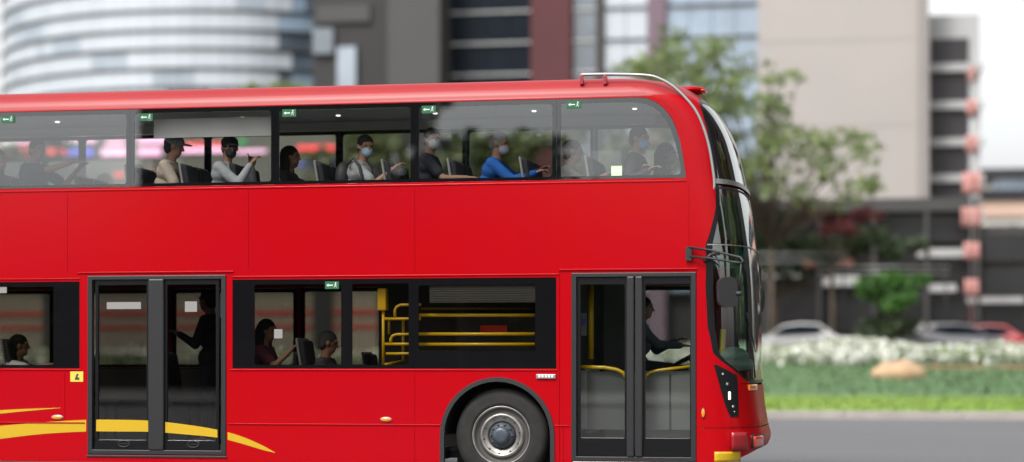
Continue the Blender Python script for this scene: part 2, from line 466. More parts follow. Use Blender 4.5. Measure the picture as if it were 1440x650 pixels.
# wheels
def wheel(cx, cy=0.06, sy=1):
    w = empty('wheel', (cx, cy, .49), 0, bus)
    if sy < 0: w.rotation_euler = (0, 0, PI)
    b = MB()
    prof = [(.30, .02), (.315, .0), (.34, -.004), (.37, .002), (.41, .0), (.445, .010), (.468, .028), (.484, .05), (.490, .08)]
    prof += [(.490, .20), (.484, .235), (.46, .265), (.40, .28), (.30, .27)]
    b.lathe(prof, M['tyre'], n=72); b.build('tyre', w)
    b = MB()
    b.lathe([(.303, .03), (.306, .012), (.300, .004), (.292, .010), (.285, .03)], M['steel'], n=64)
    b.lathe([(.285, .03), (.27, .055), (.245, .06), (.232, .05)], M['rimdark'], n=64)
    b.lathe([(.232, .05), (.222, .028), (.208, .022), (.198, .03), (.185, .044), (.16, .05), (.148, .056)], M['steel'], n=64)
    b.lathe([(.148, .056), (.14, .075), (.12, .08)], M['rimdark'], n=64)
    for k in range(10):
        a = 2 * PI * (k + .3) / 10
        b.tube([(.19 * math.cos(a), .046, .19 * math.sin(a)), (.19 * math.cos(a), .030, .19 * math.sin(a))], .012, M['rimdark'], 8)
    b.build('rim', w)
    b = MB()
    b.lathe([(.135, .09), (.13, .04), (.105, .02), (.088, .01), (.084, -.016), (.074, -.03), (.05, -.034), (.0005, -.036)], M['hubm'], n=48)
    for k in range(10):
        a = 2 * PI * k / 10; c_, s_ = .113 * math.cos(a), .113 * math.sin(a)
        b.tube([(c_, .04, s_), (c_, .012, s_)], .013, M['rimdark'], 6)
    b.build('hub', w); return w
wheel(0); wheel(0, BW - .06, -1); wheel(-6.9); wheel(-6.9, BW - .06, -1)
# underside
b = MB(); b.box(XR + .3, -0.7, .12, BW - .12, .22, .30, M['innerdark']); b.box(.65, 2.1, .12, BW - .12, .22, .30, M['innerdark']); b.box(-.7, .65, .8, BW - .8, .22, .3, M['innerdark']); b.build('chassis', bus)

# windows ---------------------------------------------------------------
def exit_sticker(px, py, parent, y=-0.001, w=.15, h=.078):
    x, z = W(px, py)
    b = MB(); b.box(x, x + w, y, y + .002, z - h, z, M['green'])
    zc = z - h / 2
    b.box(x + .035, x + .085, y - .001, y, zc - .005, zc + .005, M['white'])
    b.add([(x + .015, y - .001, zc), (x + .038, y - .001, zc - .016), (x + .038, y - .001, zc + .016)], [(0, 1, 2)], M['white'])
    b.ball((x + .115, y, zc + .022), (.008, .0015, .008), M['white'], 8, 5)
    b.tube([(x + .115, y - .0005, zc + .012), (x + .108, y - .0005, zc - .008), (x + .095, y - .0005, zc - .024)], .0035, M['white'], 4)
    b.tube([(x + .108, y - .0005, zc - .008), (x + .123, y - .0005, zc - .014), (x + .122, y - .0005, zc - .028)], .003, M['white'], 4)
    b.tube([(x + .098, y - .0005, zc + .004), (x + .13, y - .0005, zc + .004)], .0025, M['white'], 4)
    return b.build('exit_sticker', parent)
divs = [-9.2, -8.68, -7.13, -5.58, -4.01, -2.405, -0.90, 0.59]
stick = {-5.58: (2, 163), -4.01: (196, 160), -2.405: (397, 154), -0.90: (593, 149), 0.59: (797, 142)}
for far in (0, 1):
    for i, x0 in enumerate(divs):
        y0 = 0.003 if not far else BW - .02
        last = i == len(divs) - 1
        b = MB()
        if not last:
            x1 = divs[i + 1]
            b.plate(rect(x0 + .001, 3.108, x1 - .001, 3.929), [rr(x0 + .045, 3.14, x1 - .045, 3.885, .03)], y0, .014, M['black_up'])
            gl = rr(x0 + .04, 3.135, x1 - .04, 3.89, .03)
        else:
            out = [(x0 + .001, 3.108), (1.915, 3.108)] + [(x - .003, min(z - .003, 3.929)) for x, z in UPC[::-1][1:]] + [(x0 + .001, 3.929)]
            inn = [(x0 + .045, 3.14), (1.84, 3.14), (1.86, 3.16), (1.862, 3.22), (1.835, 3.35), (1.803, 3.47), (1.765, 3.59), (1.715, 3.69), (1.655, 3.77), (1.58, 3.83), (1.49, 3.868), (1.38, 3.885), (x0 + .045, 3.885)]
            b.plate(out, [inn], y0, .014, M['black_up']); gl = inn
        w_ = b.build('upper_window', bus)
        b = MB(); b.plate(gl, [], y0 + .006, 0, M['gside']); b.build('window_glass', w_)
        if not far and x0 in stick: exit_sticker(*stick[x0], w_)
        if last and not far:
            b = MB(); x, z = W(867, 241); b.box(x - .055, x + .055, .004, .008, z - .055, z + .055, M['palegreen']); b.box(x - .04, x + .04, .002, .004, z - .01, z + .015, M['white']); b.build('notice', w_)
low = [(-8.9, -7.4, 'glower'), (-7.4, -5.95, 'glower'), (-5.95, -4.58, 'glower'), (-2.872, -1.66, 'glower'), (-1.66, -0.92, 'gdark'), (-0.92, 0.588, 'gdark')]
lowf = [(-8.9, -7.4), (-7.4, -5.95), (-5.95, -4.58), (-4.45, -2.92), (-2.872, -1.66), (-1.66, -0.92), (-0.92, 0.588), (1.12, 1.95)]
for far in (0, 1):
    for it in (low if not far else lowf):
        x0, x1 = it[0], it[1]; y0 = 0.004 if not far else BW - .02
        b = MB(); bl = .05; br = .045; bt = .05; bb = .035
        if not far and x0 == -5.95: br = .0; br = .30
        if not far and x0 == -2.872: bl = .24; br = .03
        if not far and x0 == -1.66: bl = .09; br = .045
        if not far and x0 == -0.92: bl = .06; br = .22; bt = .07; bb = .18
        top = 2.111 if (not far and x0 > -3) or x0 in (-2.872, -1.66, -.92) else 2.104
        b.plate(rect(x0 + .001, 1.179, x1 - .001, top), [rr(x0 + bl, 1.179 + bb, x1 - br, top - bt, .02)], y0, .014, M['black_lo'])
        w_ = b.build('lower_window', bus)
        gm = M[it[2]] if not far else (M['gdoor'] if x0 > 0.6 else M['glower'])
        b = MB(); b.plate(rr(x0 + bl - .005, 1.179 + bb - .005, x1 - br + .005, top - bt + .005, .02), [], y0 + .006, 0, gm); b.build('window_glass', w_)
        if not far and x0 == -2.872:
            exit_sticker(457, 396, w_, .002)
            b = MB(); x, z = W(391, 469.5); b.box(x - .045, x + .045, .006, .009, z - .048, z + .048, M['paper']); b.build('notice', w_)
        if not far and x0 == -5.95:
            b = MB(); x, z = W(3, 406); b.box(x - .05, x + .05, .006, .009, z - .048, z + .048, M['paper']); b.build('notice', w_)
        if not far and x0 == -0.92:
            b = MB(); xa, za = W(603, 426); xb, zb2 = W(755, 399)
            b.box(xa, xb, .03, .10, za, zb2, M['innerdark'])
            for k in range(7): b.box(xa + .02, xb - .02, .027, .03, za + .02 + k * .024, za + .034 + k * .024, mat('display_row', (.045, .045, .04), .5))
            b.build('side_display', w_, bevel=.004)
# yellow swoosh -------------------------------------------------------
def swoosh(pts_top, pts_bot, x_from, x_to, y, name, parent, n=14):
    top = [(W(*p)) for p in pts_top]; bot = [(W(*p)) for p in pts_bot]
    xs = [x_from + (x_to - x_from) * k / n for k in range(n + 1)]
    up = [(x, sinterp(top, x)) for x in xs]; dn = [(x, sinterp(bot, x)) for x in xs]
    b = MB(); b.plate(dn + up[::-1] if abs(up[-1][1] - dn[-1][1]) > 1e-4 else dn[:-1] + up[::-1], [], y, .0025, M['yellow']); return b.build(name, parent)
T = [(-300, 628), (-120, 610), (0, 599), (60, 594), (123, 590.5), (170, 590.5), (214, 592), (260, 597), (308, 605), (340, 614), (370, 627), (388, 637)]
Bt = [(-300, 650), (-120, 633), (0, 617.5), (60, 610.5), (123, 607), (170, 607), (214, 607.5), (260, 611), (308, 616), (340, 624), (370, 633), (388, 637.2)]
swoosh(T, Bt, -6.2, -4.505, -.003, 'yellow_stripe', bus)
xt = W(387, 637)[0]; swoosh(T, Bt, -2.925, xt, -.003, 'yellow_stripe', bus, 20)
T2 = [(-200, 590), (-60, 582), (0, 577), (40, 575), (86, 573.5)]; B2 = [(-200, 600), (-60, 589), (0, 582), (40, 578), (86, 574)]
swoosh(T2, B2, -6.2, W(85, 574)[0], -.003, 'yellow_stripe', bus)
# yellow sticker beside the rear door
b = MB(); x0, z1 = W(99, 522.5); x1, z0 = W(117, 537)
b.box(x0, x1, -.003, 0, z0, z1, M['sticker_y']); xc = (x0 + x1) / 2
b.ball((xc + .01, -.003, (z0 + z1) / 2 + .02), (.012, .001, .012), M['innerdark'], 8, 5); b.box(xc - .02, xc + .03, -.0045, -.003, z0 + .02, z0 + .045, M['innerdark']); b.box(xc - .01, xc + .012, -.0045, -.003, z0 + .045, z0 + .07, M['innerdark'])
b.build('door_sticker', bus)
# doors ----------------------------------------------------------------
def door(D, name, leaves, gm, posts, bot, hdr, stripe=False):
    x0, z0, x1, z1 = D
    b = MB(); fr = .055
    b.plate(rect(x0 + .002, z0 + .002, x1 - .002, z1 - .002), [rect(x0 + fr, z0 + .05, x1 - fr, z1 - .045)], -.012, .08, M['frame'])
    d = b.build(name, bus, bevel=.006)
    for a, c in leaves:
        b = MB()
        la = a - .035; lc = c + .035
        b.plate(rect(la, z0 + .052, lc, z1 - .047), [rr(a, z0 + bot, c, z1 - hdr, .012)], 0.012, .035, M['black'])
        lf = b.build('door_leaf', d, bevel=.004)
        b = MB(); b.plate(rr(a - .003, z0 + bot - .003, c + .003, z1 - hdr + .003, .012), [], .026, 0, M[gm]); b.build('door_glass', lf)
        if stripe:
            sw = swoosh(T, Bt, a - .02, c + .02, .006, 'yellow_stripe', lf)
            xm = (a + c) / 2 + .02; zz = z0 + .115
            b = MB(); n = 24
            pts = [(xm + .065 * math.cos(2 * PI * k / n), .008, zz + .034 * math.sin(2 * PI * k / n)) for k in range(n + 1)]
            b.tube(pts, .007, M['plastic'], 6); b.box(xm - .05, xm + .05, .004, .012, zz - .004, zz + .004, M['plastic']); b.build('door_recess_handle', lf)
    b = MB()
    for a, c, y in posts: b.box(a, c, y - .012, y + .05, z0 + .05, z1 - .04, M['frame'])
    b.build('door_post', d, bevel=.012)
    return d
d1 = door(D1, 'exit_door', [(-4.375, -3.83), (-3.60, -3.06)], 'gdoor2', [(-3.80, -3.715, -.012), (-3.715, -3.63, -.012)], .155, .10, True)
d2 = door(D2, 'entrance_door', [(.835, 1.29), (1.50, 1.955)], 'gdoor', [(1.315, 1.39, -.012), (1.40, 1.475, -.012)], .24, .12)
b = MB(); b.box(.76, 2.05, -.02, .1, .205, .232, M['alu']); b.build('door_sill', bus, bevel=.004)
b = MB(); b.box(-4.5, -2.93, -.012, .05, .232, .255, M['frame']); b.build('door_sill', bus, bevel=.004)
b = MB(); x0, z1 = W(149, 425); x1, z0 = W(197, 434.5); b.box(x0, x1, .022, .025, z0, z1, M['paper']); b.build('door_notice', d1); b = MB()
x0, z1 = W(259, 424); x1, z0 = W(276, 438.5); b.box(x0, x1, .022, .025, z0, z1, M['paper']); b.build('door_notice', d1)
# guard rail over the front corner --------------------------------------
b = MB()
G = [(815.6, 105.2), (860, 104.6), (908, 106), (928, 111), (947, 122), (965, 139), (979, 157), (989, 179), (997, 206), (1002, 235), (1004.5, 256), (1003, 266), (996, 271)]
gp = [Vector((W(a, c, .06)[0], .06 - (.0 if k < 11 else 0), W(a, c, .06)[1])) for k, (a, c) in enumerate(G)]
sm = []
for i in range(len(gp) - 1):
    p0, p1, p2, p3 = gp[max(i - 1, 0)], gp[i], gp[i + 1], gp[min(i + 2, len(gp) - 1)]
    for k in range(5):
        t = k / 5; sm.append(.5 * ((2 * p1) + (p2 - p0) * t + (2 * p0 - 5 * p1 + 4 * p2 - p3) * t * t + (3 * p1 - p0 - 3 * p2 + p3) * t**3))
sm.append(gp[-1])
b.tube(sm, .017, M['alu'], 10)
gr = b.build('branch_guard_rail', bus)
for px in (818, 851):
    x, z = W(px, 112, .06); b = MB(); b.box(x - .018, x + .018, .04, .10, z - .05, z + .045, M['red_dark']); b.build('rail_bracket', gr, bevel=.004)
# roof marker pod
b = MB(); x, z = W(972, 122, .8)
b.ball((x, 0.8, z - .045), (.17, .2, .045), M['red']); b.ball((x + .13, .8, z - .055), (.035, .16, .022), M['redlens']); b.build('roof_pod', bus)
# mirror -------------------------------------------------------------------
mr = empty('mirror_assembly', (0, 0, 0), 0, bus)
b = MB(); x, z = W(969, 357); b.box(x - .03, x + .03, -.04, 0, z - .07, z + .07, M['plastic'])
pa = lambda px, py, Y: (W(px, py, Y)[0], Y, W(px, py, Y)[1])
b.tube([pa(969, 348, -.03), pa(1000, 352, -.10), pa(1028, 359, -.2), pa(1041, 362, -.25), pa(1045, 367, -.27), pa(1042, 371, -.27)], .013, M['plastic'])
b.tube([pa(969, 361, -.03), pa(1000, 363.5, -.10), pa(1028, 368, -.2), pa(1042, 370, -.26)], .012, M['plastic'])
b.tube([pa(1042.5, 368, -.27), pa(1041, 390, -.27), pa(1039.5, 412, -.27)], .011, M['plastic'])
b.build('mirror_arm', mr)
b = MB(); x, z = W(1025, 411, -.3)
L = rr(-.10, -.15, .10, .15, .078, 8)
b.plate(L, [], 0, .07, M['plastic']); 
o = b.build('mirror_head', mr, bevel=.02); o.location = (x, -.33, z); o.rotation_euler = (0, math.radians(-3), math.radians(25))
b = MB(); p = pa(1039, 413, -.28); b.ball(p, (.042, .03, .028), M['plastic']); b.build('mirror_joint', mr)
b = MB(); b.tube([pa(990, 368, -.02), pa(1000, 358, .02), pa(1012, 357, .05)], .02, M['plastic']); b.build('arm_brace', mr)
# far-side mirror
b = MB(); fx = 2.42
b.tube([(2.2, BW + .01, 2.36), (fx, BW + .15, 2.34), (fx + .02, BW + .28, 2.30), (fx + .02, BW + .28, 2.0)], .014, M['plastic']); 
b.ball((fx + .02, BW + .28, 1.95), (.06, .1, .17), M['plastic']); b.build('far_mirror', bus)
# wiper
b = MB(); p0, p1, p2 = S(1.2, 1.08, .02), S(1.05, 1.45, .03), S(.85, 1.9, .025)
b.tube([p0, p1], .008, M['rubber']); b.tube([S(1.25, 1.35, .02), S(.9, 1.75, .02)], .006, M['rubber']); b.build('wiper', bus)

# interior ------------------------------------------------------------------
b = MB(); [b.box(a_, c_, y_, BW - y_, .30, .345, M['floor']) for a_, c_, y_ in ((XR + .3, -7.6, .06), (-7.6, -6.2, .75), (-6.2, -.7, .06), (-.7, .65, .75), (.65, 2.2, .06))]; b.build('lower_floor', bus)
b = MB()
zf = 2.36
def f(u, v): return None
b.box(XR + .3, 1.9, .045, BW - .045, 2.28, zf, M['inner']); b.box(1.9, 2.2, .3, BW - .3, 2.28, zf, M['inner']); b.build('upper_floor', bus)
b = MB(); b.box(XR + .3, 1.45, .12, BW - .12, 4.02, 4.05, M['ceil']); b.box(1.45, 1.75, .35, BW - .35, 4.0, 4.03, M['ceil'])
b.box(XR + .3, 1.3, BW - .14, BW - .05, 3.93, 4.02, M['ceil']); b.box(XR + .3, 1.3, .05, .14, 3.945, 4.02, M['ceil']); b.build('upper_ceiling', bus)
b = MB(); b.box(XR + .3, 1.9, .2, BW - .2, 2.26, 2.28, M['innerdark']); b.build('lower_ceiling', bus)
b = MB(); b.box(XR + .3, 1.9, .04, .06, zf, 3.09, M['inner']); b.box(XR + .3, 1.9, BW - .06, BW - .04, zf, 3.09, M['inner'])
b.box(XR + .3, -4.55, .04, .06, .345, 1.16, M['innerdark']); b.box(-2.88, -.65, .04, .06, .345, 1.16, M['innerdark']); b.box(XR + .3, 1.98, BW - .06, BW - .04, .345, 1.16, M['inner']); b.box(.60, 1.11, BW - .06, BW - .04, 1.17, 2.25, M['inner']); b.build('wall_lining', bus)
# partition behind driver, cab screen, wheel box
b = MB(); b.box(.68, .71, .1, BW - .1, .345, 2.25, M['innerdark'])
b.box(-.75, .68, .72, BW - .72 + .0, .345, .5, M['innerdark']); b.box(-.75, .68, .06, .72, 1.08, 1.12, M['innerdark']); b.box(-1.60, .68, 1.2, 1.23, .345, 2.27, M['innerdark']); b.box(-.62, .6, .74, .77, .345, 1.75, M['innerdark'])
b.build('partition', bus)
b = MB(); b.box(.9, 2.0, 1.25, 1.28, .345, 1.15, M['inner']); b.box(.80, .84, .5, 1.28, .5, 1.2, M['inner']); b.build('cab_screen', bus, bevel=.01)
# ceiling leds
for px, py in ((640, 167.5), (705, 165.5), (797, 165.5), (860, 163.8), (835, 193)):
    pass
for k in range(9):
    b = MB(); xx = -8.2 + 1.12 * k; b.lathe([(.0005, 0), (.022, 0), (.026, .01)], M['led'], (xx, .8, 4.008), 12, 'z'); b.build('ceiling_lamp', bus)
for k in range(9):
    b = MB(); xx = -7.8 + 1.12 * k; b.lathe([(.0005, 0), (.022, 0), (.026, .01)], M['led'], (xx, 1.7, 4.008), 12, 'z'); b.build('ceiling_lamp', bus)
# ceiling panel beyond the third window
b = MB(); b.box(W(216, 0, .2)[0], W(382, 0, .2)[0], .2, .215, 3.64, 3.845, mat('roof_board', (.62, .60, .57), .6, var=.08, vscale=4)); b.build('roof_board', bus, bevel=.005)
# handrails
def rail(paths, name, parent=bus, r=.017):
    b = MB()
    for P in paths: b.tube(P, r, M['yrail'], 10)
    return b.build(name, parent)
Y0 = .16
h = lambda px, py, Y=Y0: pa(px, py, Y)
rail([[h(590, 443.5), h(752, 443.5)], [h(590, 470), h(752, 470)], [h(590, 484.5), h(752, 484.5)]], 'handrail', r=.019)
rail([[h(592, 434, .9), h(752, 434, .9)], [h(592, 495, .9), h(750, 495, .9)]], 'handrail', r=.012)
rail([[h(539, 436), h(539, 516)], [h(541, 448.5), h(592, 448.5)], [h(555.5, 447), h(555.5, 436), h(558, 431.5), h(563, 429), h(592, 428.5)], [h(541, 484), h(592, 484)], [h(549.5, 483), h(549.5, 477), h(552, 472.5), h(557, 470.5), h(592, 470)], [h(543, 497.5), h(590, 497.5)], [h(567, 450, .5), h(567, 508, .5)], [h(547, 450, .5), h(547, 470, .5)], [h(541, 513), h(567, 508, .5)]], 'handrail', r=.016)
b = MB(); x, z = W(538.5, 421, Y0); b.box(x - .05, x + .045, Y0 - .05, Y0 + .06, z - .12, z + .115, M['yrail']); b.build('ticket_validator', bus, bevel=.015)
b = MB(); x, z = W(695, 463, .5); b.box(x - .15, x + .14, .5, .52, z - .045, z + .04, M['redlens']); b.build('red_sign', bus)
# front door rails, panels, pole
rail([[h(812, 516, .2), h(850, 517, .2), h(868, 520, .2), h(876, 524, .2), h(880, 532, .2)]], 'handrail', r=.02)
rail([[h(906, 586, .2), h(906, 536, .2), h(908, 529, .2), h(914, 524, .2), h(925, 521, .2), h(975, 515, .2)]], 'handrail', r=.016)
b = MB(); xa, za = W(808, 604, .24); xb, zb2 = W(890, 520, .24)
b.box(xa + .06, xa + .13, .23, .26, za, zb2, M['paper']); b.box(xa + .13, xb, .235, .26, za, zb2 - .02, mat('panel_dim', (.085, .088, .086), .4)); xa2 = W(907, 600, .24)[0]; xb3 = W(978, 600, .24)[0]
b.box(xa2, xb3, .235, .26, za, zb2 - .02, mat('panel_mid', (.15, .155, .15), .4)); b.box(xa2 + .25, xa2 + .27, .23, .235, za, zb2 - .05, M['innerdark']); b.build('door_panel', bus, bevel=.004)
rail([[h(831, 396, .6), h(831, 505, .6)]], 'handrail', r=.03)
rail([[h(815, 396, .3), h(815, 505, .3)]], 'handrail', r=.012)
b = MB(); x, z = W(821, 455, .55); b.box(x - .03, x + .03, .52, .56, z - .13, z + .11, M['paper']); b.box(x - .025, x + .025, .515, .52, z - .02, z + .06, mat('screen_violet', (.1, .12, .4), .3)); b.build('ticket_validator', bus, bevel=.012)
rail([[h(1017, 463, .55), h(1016, 488, .55), h(1014, 505, .5), h(1008, 505, .45)]], 'handrail', r=.03)
# dashboard and steering wheel
b = MB()
def f(u, v):
    t = .35 + (PI - .7) * u; zt = .95 + .30 * v; return S(t, zt, -.10 - .45 * (1 - (1 - v)**2) * 1.0)
b.grid(f, 24, 8, M['dash'])
b.ball((1.95, 1.7, 1.12), (.22, .45, .14), M['dash']); b.ball(pa(1030, 500, .75), (.17, .34, .09), M['dash']); b.ball(pa(1040, 512, .9), (.16, .6, .07), M['dash']); b.box(1.95, 2.12, .55, .95, 1.0, 1.16, M['dash']); b.build('dashboard', bus)
b = MB(); n = 24; cxx = Vector((1.75, 1.85, 1.30)); ax = Matrix.Rotation(math.radians(-28), 4, 'Y')
b.tube([cxx + ax @ Vector((.23 * math.cos(2 * PI * k / n), .23 * math.sin(2 * PI * k / n), 0)) for k in range(n + 1)], .014, M['rubber'], 8, False)
b.tube([cxx + ax @ Vector((.22, 0, 0)), cxx + ax @ Vector((-.22, 0, 0))], .012, M['rubber'], 6); b.tube([cxx, (1.95, 1.85, 1.0)], .03, M['rubber'], 8); b.build('steering_wheel', bus)
# seats ------------------------------------------------------------------
def seat_mesh():
    b = MB()
    b.box(-.20, .22, -.21, .21, .38, .45, M['seatfab'])
    mx = Matrix.Translation((-.22, 0, .45)) @ Matrix.Rotation(math.radians(-10), 4, 'Y')
    b.box(-.03, .03, -.20, .20, 0, .60, M['seatfab'], mx)
    return b
def seat(x, y, z, n=[0]):
    if n[0] == 0:
        s_ = empty('passenger_seat', (0, 0, 0), 0, bus)
        b = MB(); b.box(-.19, .24, -.21, .21, .38, .45, M['seatfab']); b.build('seat_cushion', s_, bevel=.025)
        b = MB(); mx = Matrix.Translation((-.22, 0, .44)) @ Matrix.Rotation(math.radians(-9), 4, 'Y')
        b.box(-.012, .045, -.19, .19, 0.02, .54, M['seatfab'], mx); b.build('seat_back', s_, bevel=.03)
        b = MB(); b.box(-.04, -.012, -.21, .21, 0, .57, M['seat'], mx); b.build('seat_shell', s_, bevel=.03)
        b = MB(); b.tube([(0, -.15, 0), (0, -.15, .38)], .02, M['innerdark'], 8); b.tube([(0, .15, 0), (0, .15, .38)], .02, M['innerdark'], 8); b.build('seat_leg', s_)
        b = MB(); 0 and b.tube([(-.29, -.14, .98), (-.31, -.12, 1.03), (-.31, .12, 1.03), (-.29, .14, .98)], .012, M['innerdark'], 8); 0
        seat.p = s_; n[0] = 1
    else:
        s_ = seat.p.copy(); col.objects.link(s_); s_.parent = bus
        for c in seat.kids: d = c.copy(); col.objects.link(d); d.parent = s_
    if n[0] == 1: seat.kids = [c for c in seat.p.children]; n[0] = 2
    s_.location = (x, y, z)
    return s_

# ------------------------------------------------------------------ PEOPLE
def capsule(mb_, a, b, ra, rb, m, n=12):
    a, b = Vector(a), Vector(b); d = b - a; L = d.length
    if L < 1e-6: mb_.ball(a, ra, m); return
    d.normalize(); pts = []; rs = []
    for k in range(5): 
        an = PI / 2 * (1 - k / 4); pts.append(a - d * ra * math.sin(an)); rs.append(max(ra * math.cos(an), .0008))
    for k in range(5):
        an = PI / 2 * k / 4; pts.append(b + d * rb * math.sin(an)); rs.append(max(rb * math.cos(an), .0008))
    mb_.tube(pts, rs, m, n)
def remesh(mb_, name, parent, vox=.009, smooth=3):
    me = bpy.data.meshes.new(name); me.from_pydata(mb_.v, [], mb_.f)
    bm = bmesh.new(); bm.from_mesh(me); bmesh.ops.recalc_face_normals(bm, faces=bm.faces); bm.to_mesh(me); bm.free()
    tmp = bpy.data.objects.new('tmp', me); col.objects.link(tmp)
    r = tmp.modifiers.new('r', 'REMESH'); r.mode = 'VOXEL'; r.voxel_size = vox; r.use_smooth_shade = True
    s_ = tmp.modifiers.new('s', 'SMOOTH'); s_.iterations = smooth; s_.factor = .5
    dg = bpy.context.evaluated_depsgraph_get()
    ev = tmp.evaluated_get(dg); out = bpy.data.meshes.new_from_object(ev); out.name = name
    bpy.data.objects.remove(tmp); bpy.data.meshes.remove(me)
    out.materials.clear(); out.materials.append(mb_.mats[0])
    for p in out.polygons: p.use_smooth = True
    o = bpy.data.objects.new(name, out); col.objects.link(o); o.parent = parent
    return o
def ik(sh, tgt, l1, l2, hint):
    d = tgt - sh; L = min(d.length, (l1 + l2) * .985); d.normalize(); tgt = sh + d * L
    a = (l1 * l1 - l2 * l2 + L * L) / (2 * L); h_ = math.sqrt(max(l1 * l1 - a * a, 0))
    p = hint - d * hint.dot(d); p.normalize()
    return sh + d * a + p * h_, tgt
cm = {}
def cloth(name, c):
    if name not in cm: cm[name] = mat(name, c, .85, var=.18, vscale=14, bump=.3, bscale=18)
    return cm[name]
def skinm(c): 
    k = 'skin_%d' % int(c[0] * 100)
    if k not in cm: cm[k] = mat(k, c, .5, var=.08, vscale=20)
    return cm[k]
SK = (.36, .19, .125); SKD = (.27, .14, .09)
SKIP_PEOPLE = False
def person(head, yaw=0.0, hyaw=0.0, hpitch=0.0, lean=.05, hands=None, shirt=('shirt_grey', (.3, .3, .3)), sleeves='short', skin=SK, hair=(.012, .010, .009), style='short',
           mask=None, standing=False, trousers=(.02, .025, .04), label='', group='passengers on the upper deck'):
    """head = world position of the head centre; the body hangs below it"""
    hs = .67 if not standing else .67
    root = empty('person', (0, 0, 0), yaw); tag(root, label, 'person', group)
    Rm = Matrix.Rotation(yaw, 3, 'Z')
    off = Vector((lean + .03, 0, hs))
    base = Vector(head) - Rm @ off
    root.location = base
    V = Vector; sk = skinm(skin)
    neck = V((lean, 0, .50)); hc = V((lean + .03, 0, hs))
    shl = {1: V((lean * .9, .175, .455)), -1: V((lean * .9, -.175, .455))}
    rs = Matrix.Rotation(hyaw, 3, 'Z') @ Matrix.Rotation(hpitch, 3, 'Y')
    H = lambda x, y, z: hc + rs @ V((x, y, z))
    b = MB()
    # torso, neck, head
    capsule(b, (0, -.07, .06), (0, .07, .06), .115, .115, sk); capsule(b, (lean * .5, -.05, .26), (lean * .5, .05, .26), .105, .105, sk)
    capsule(b, (lean * .8, -.10, .40), (lean * .8, .10, .40), .095, .095, sk); capsule(b, shl[1] * 1, shl[-1] * 1, .055, .055, sk)
    capsule(b, neck - V((.01, 0, .03)), hc - V((.02, 0, .05)), .058, .052, sk)
    b.ball(H(-.006, 0, .025), (.098, .076, .098), sk, mx=rs.to_4x4()); b.ball(H(.022, 0, -.045), (.066, .056, .075), sk, mx=rs.to_4x4())
    b.ball(H(.05, 0, -.085), (.03, .03, .025), sk)                       # chin
    capsule(b, H(.088, 0, .02), H(.104, 0, -.02), .009, .014, sk)           # nose
    capsule(b, H(.078, -.045, .038), H(.078, .045, .038), .014, .014, sk)         # brow
    capsule(b, H(.080, -.02, -.055), H(.080, .02, -.055), .010, .010, sk)            # lips
    for s_ in (1, -1): b.ball(H(-.005, s_ * .080, 0.0), (.022, .010, .032), sk)     # ears
    hands = hands or {}
    arms = {}
    for s_ in (1, -1):
        tg = hands.get(s_)
        if tg is None: tg = V((lean + .32, s_ * .12, .12))
        else: tg = Rm.inverted() @ (V(tg) - base)
        if standing and hands.get(s_) is None: tg = V((.05, s_ * .24, -.12))
        el, wr = ik(shl[s_], tg, .29, .25, V((-.25, s_ * .45, -1)))
        arms[s_] = (el, wr)
        capsule(b, shl[s_], el, .047, .038, sk); capsule(b, el, wr, .038, .026, sk)
        d = (wr - el).normalized(); side = d.cross(V((0, 0, 1)));
        if side.length < .1: side = V((0, 1, 0))
        side.normalize(); up = side.cross(d)
        palm = wr + d * .055
        for q in (-1, 0, 1): capsule(b, wr + side * .012 * q, palm + side * .022 * q + d * .02, .017, .014, sk, 8)
        for q, ln in zip((-1.5, -.5, .5, 1.5), (.055, .068, .072, .06)):
            r0 = palm + side * .0165 * q + d * .025; r1 = r0 + d * ln * .55 - up * .012; r2 = r1 + d * ln * .35 - up * .03
            capsule(b, r0, r1, .0095, .009, sk, 8); capsule(b, r1, r2, .009, .008, sk, 8)
        th = palm + side * .03 * (-s_)
        capsule(b, wr + side * .02 * (-s_) + d * .02, th + d * .0 + side * .012 * (-s_), .013, .011, sk, 8); capsule(b, th + side * .012 * (-s_), th + d * .035 + side * .018 * (-s_) - up * .01, .011, .009, sk, 8)
    legs = []
    for s_ in (1, -1):
        hp = V((.0, s_ * .09, .02))
        if standing: kn = V((.02, s_ * .10, -.43)); an = V((0, s_ * .10, -.84))
        else: kn = V((.42, s_ * .11, .0)); an = V((.44, s_ * .11, -.40))
        legs.append((hp, kn, an)); capsule(b, hp, kn, .075, .055, sk); capsule(b, kn, an, .052, .038, sk); capsule(b, an, an + V((.15, 0, -.02)), .036, .028, sk)
    remesh(b, 'body', root, .0085, 2)
    cl = cloth(*shirt)
    b = MB()
    capsule(b, (0, -.085, .05), (0, .085, .05), .13, .13, cl); capsule(b, (lean * .5, -.07, .26), (lean * .5, .07, .26), .122, .122, cl)
    capsule(b, (lean * .8, -.12, .39), (lean * .8, .12, .39), .108, .108, cl); capsule(b, shl[1], shl[-1], .07, .07, cl)
    capsule(b, neck - V((.015, 0, .05)), neck + V((-.012, 0, -.01)), .075, .064, cl)
    for s_ in (1, -1):
        el, wr = arms[s_]
        if sleeves == 'long': capsule(b, shl[s_], el, .068, .054, cl); capsule(b, el, el.lerp(wr, .95), .053, .038, cl)
        else: capsule(b, shl[s_], shl[s_].lerp(el, .72), .068, .062, cl)
    remesh(b, 'shirt', root, .010, 3)
    b = MB(); tm = cloth('trousers_%d' % int(trousers[0] * 1000), trousers)
    for hp, kn, an in legs: capsule(b, hp, kn, .095, .07, tm); capsule(b, kn, an + V((0, 0, .04)), .066, .055, tm)
    capsule(b, (0, -.07, .02), (0, .07, .02), .125, .125, tm); remesh(b, 'trousers', root, .014, 2)
    b = MB(); sm_ = M['innerdark']
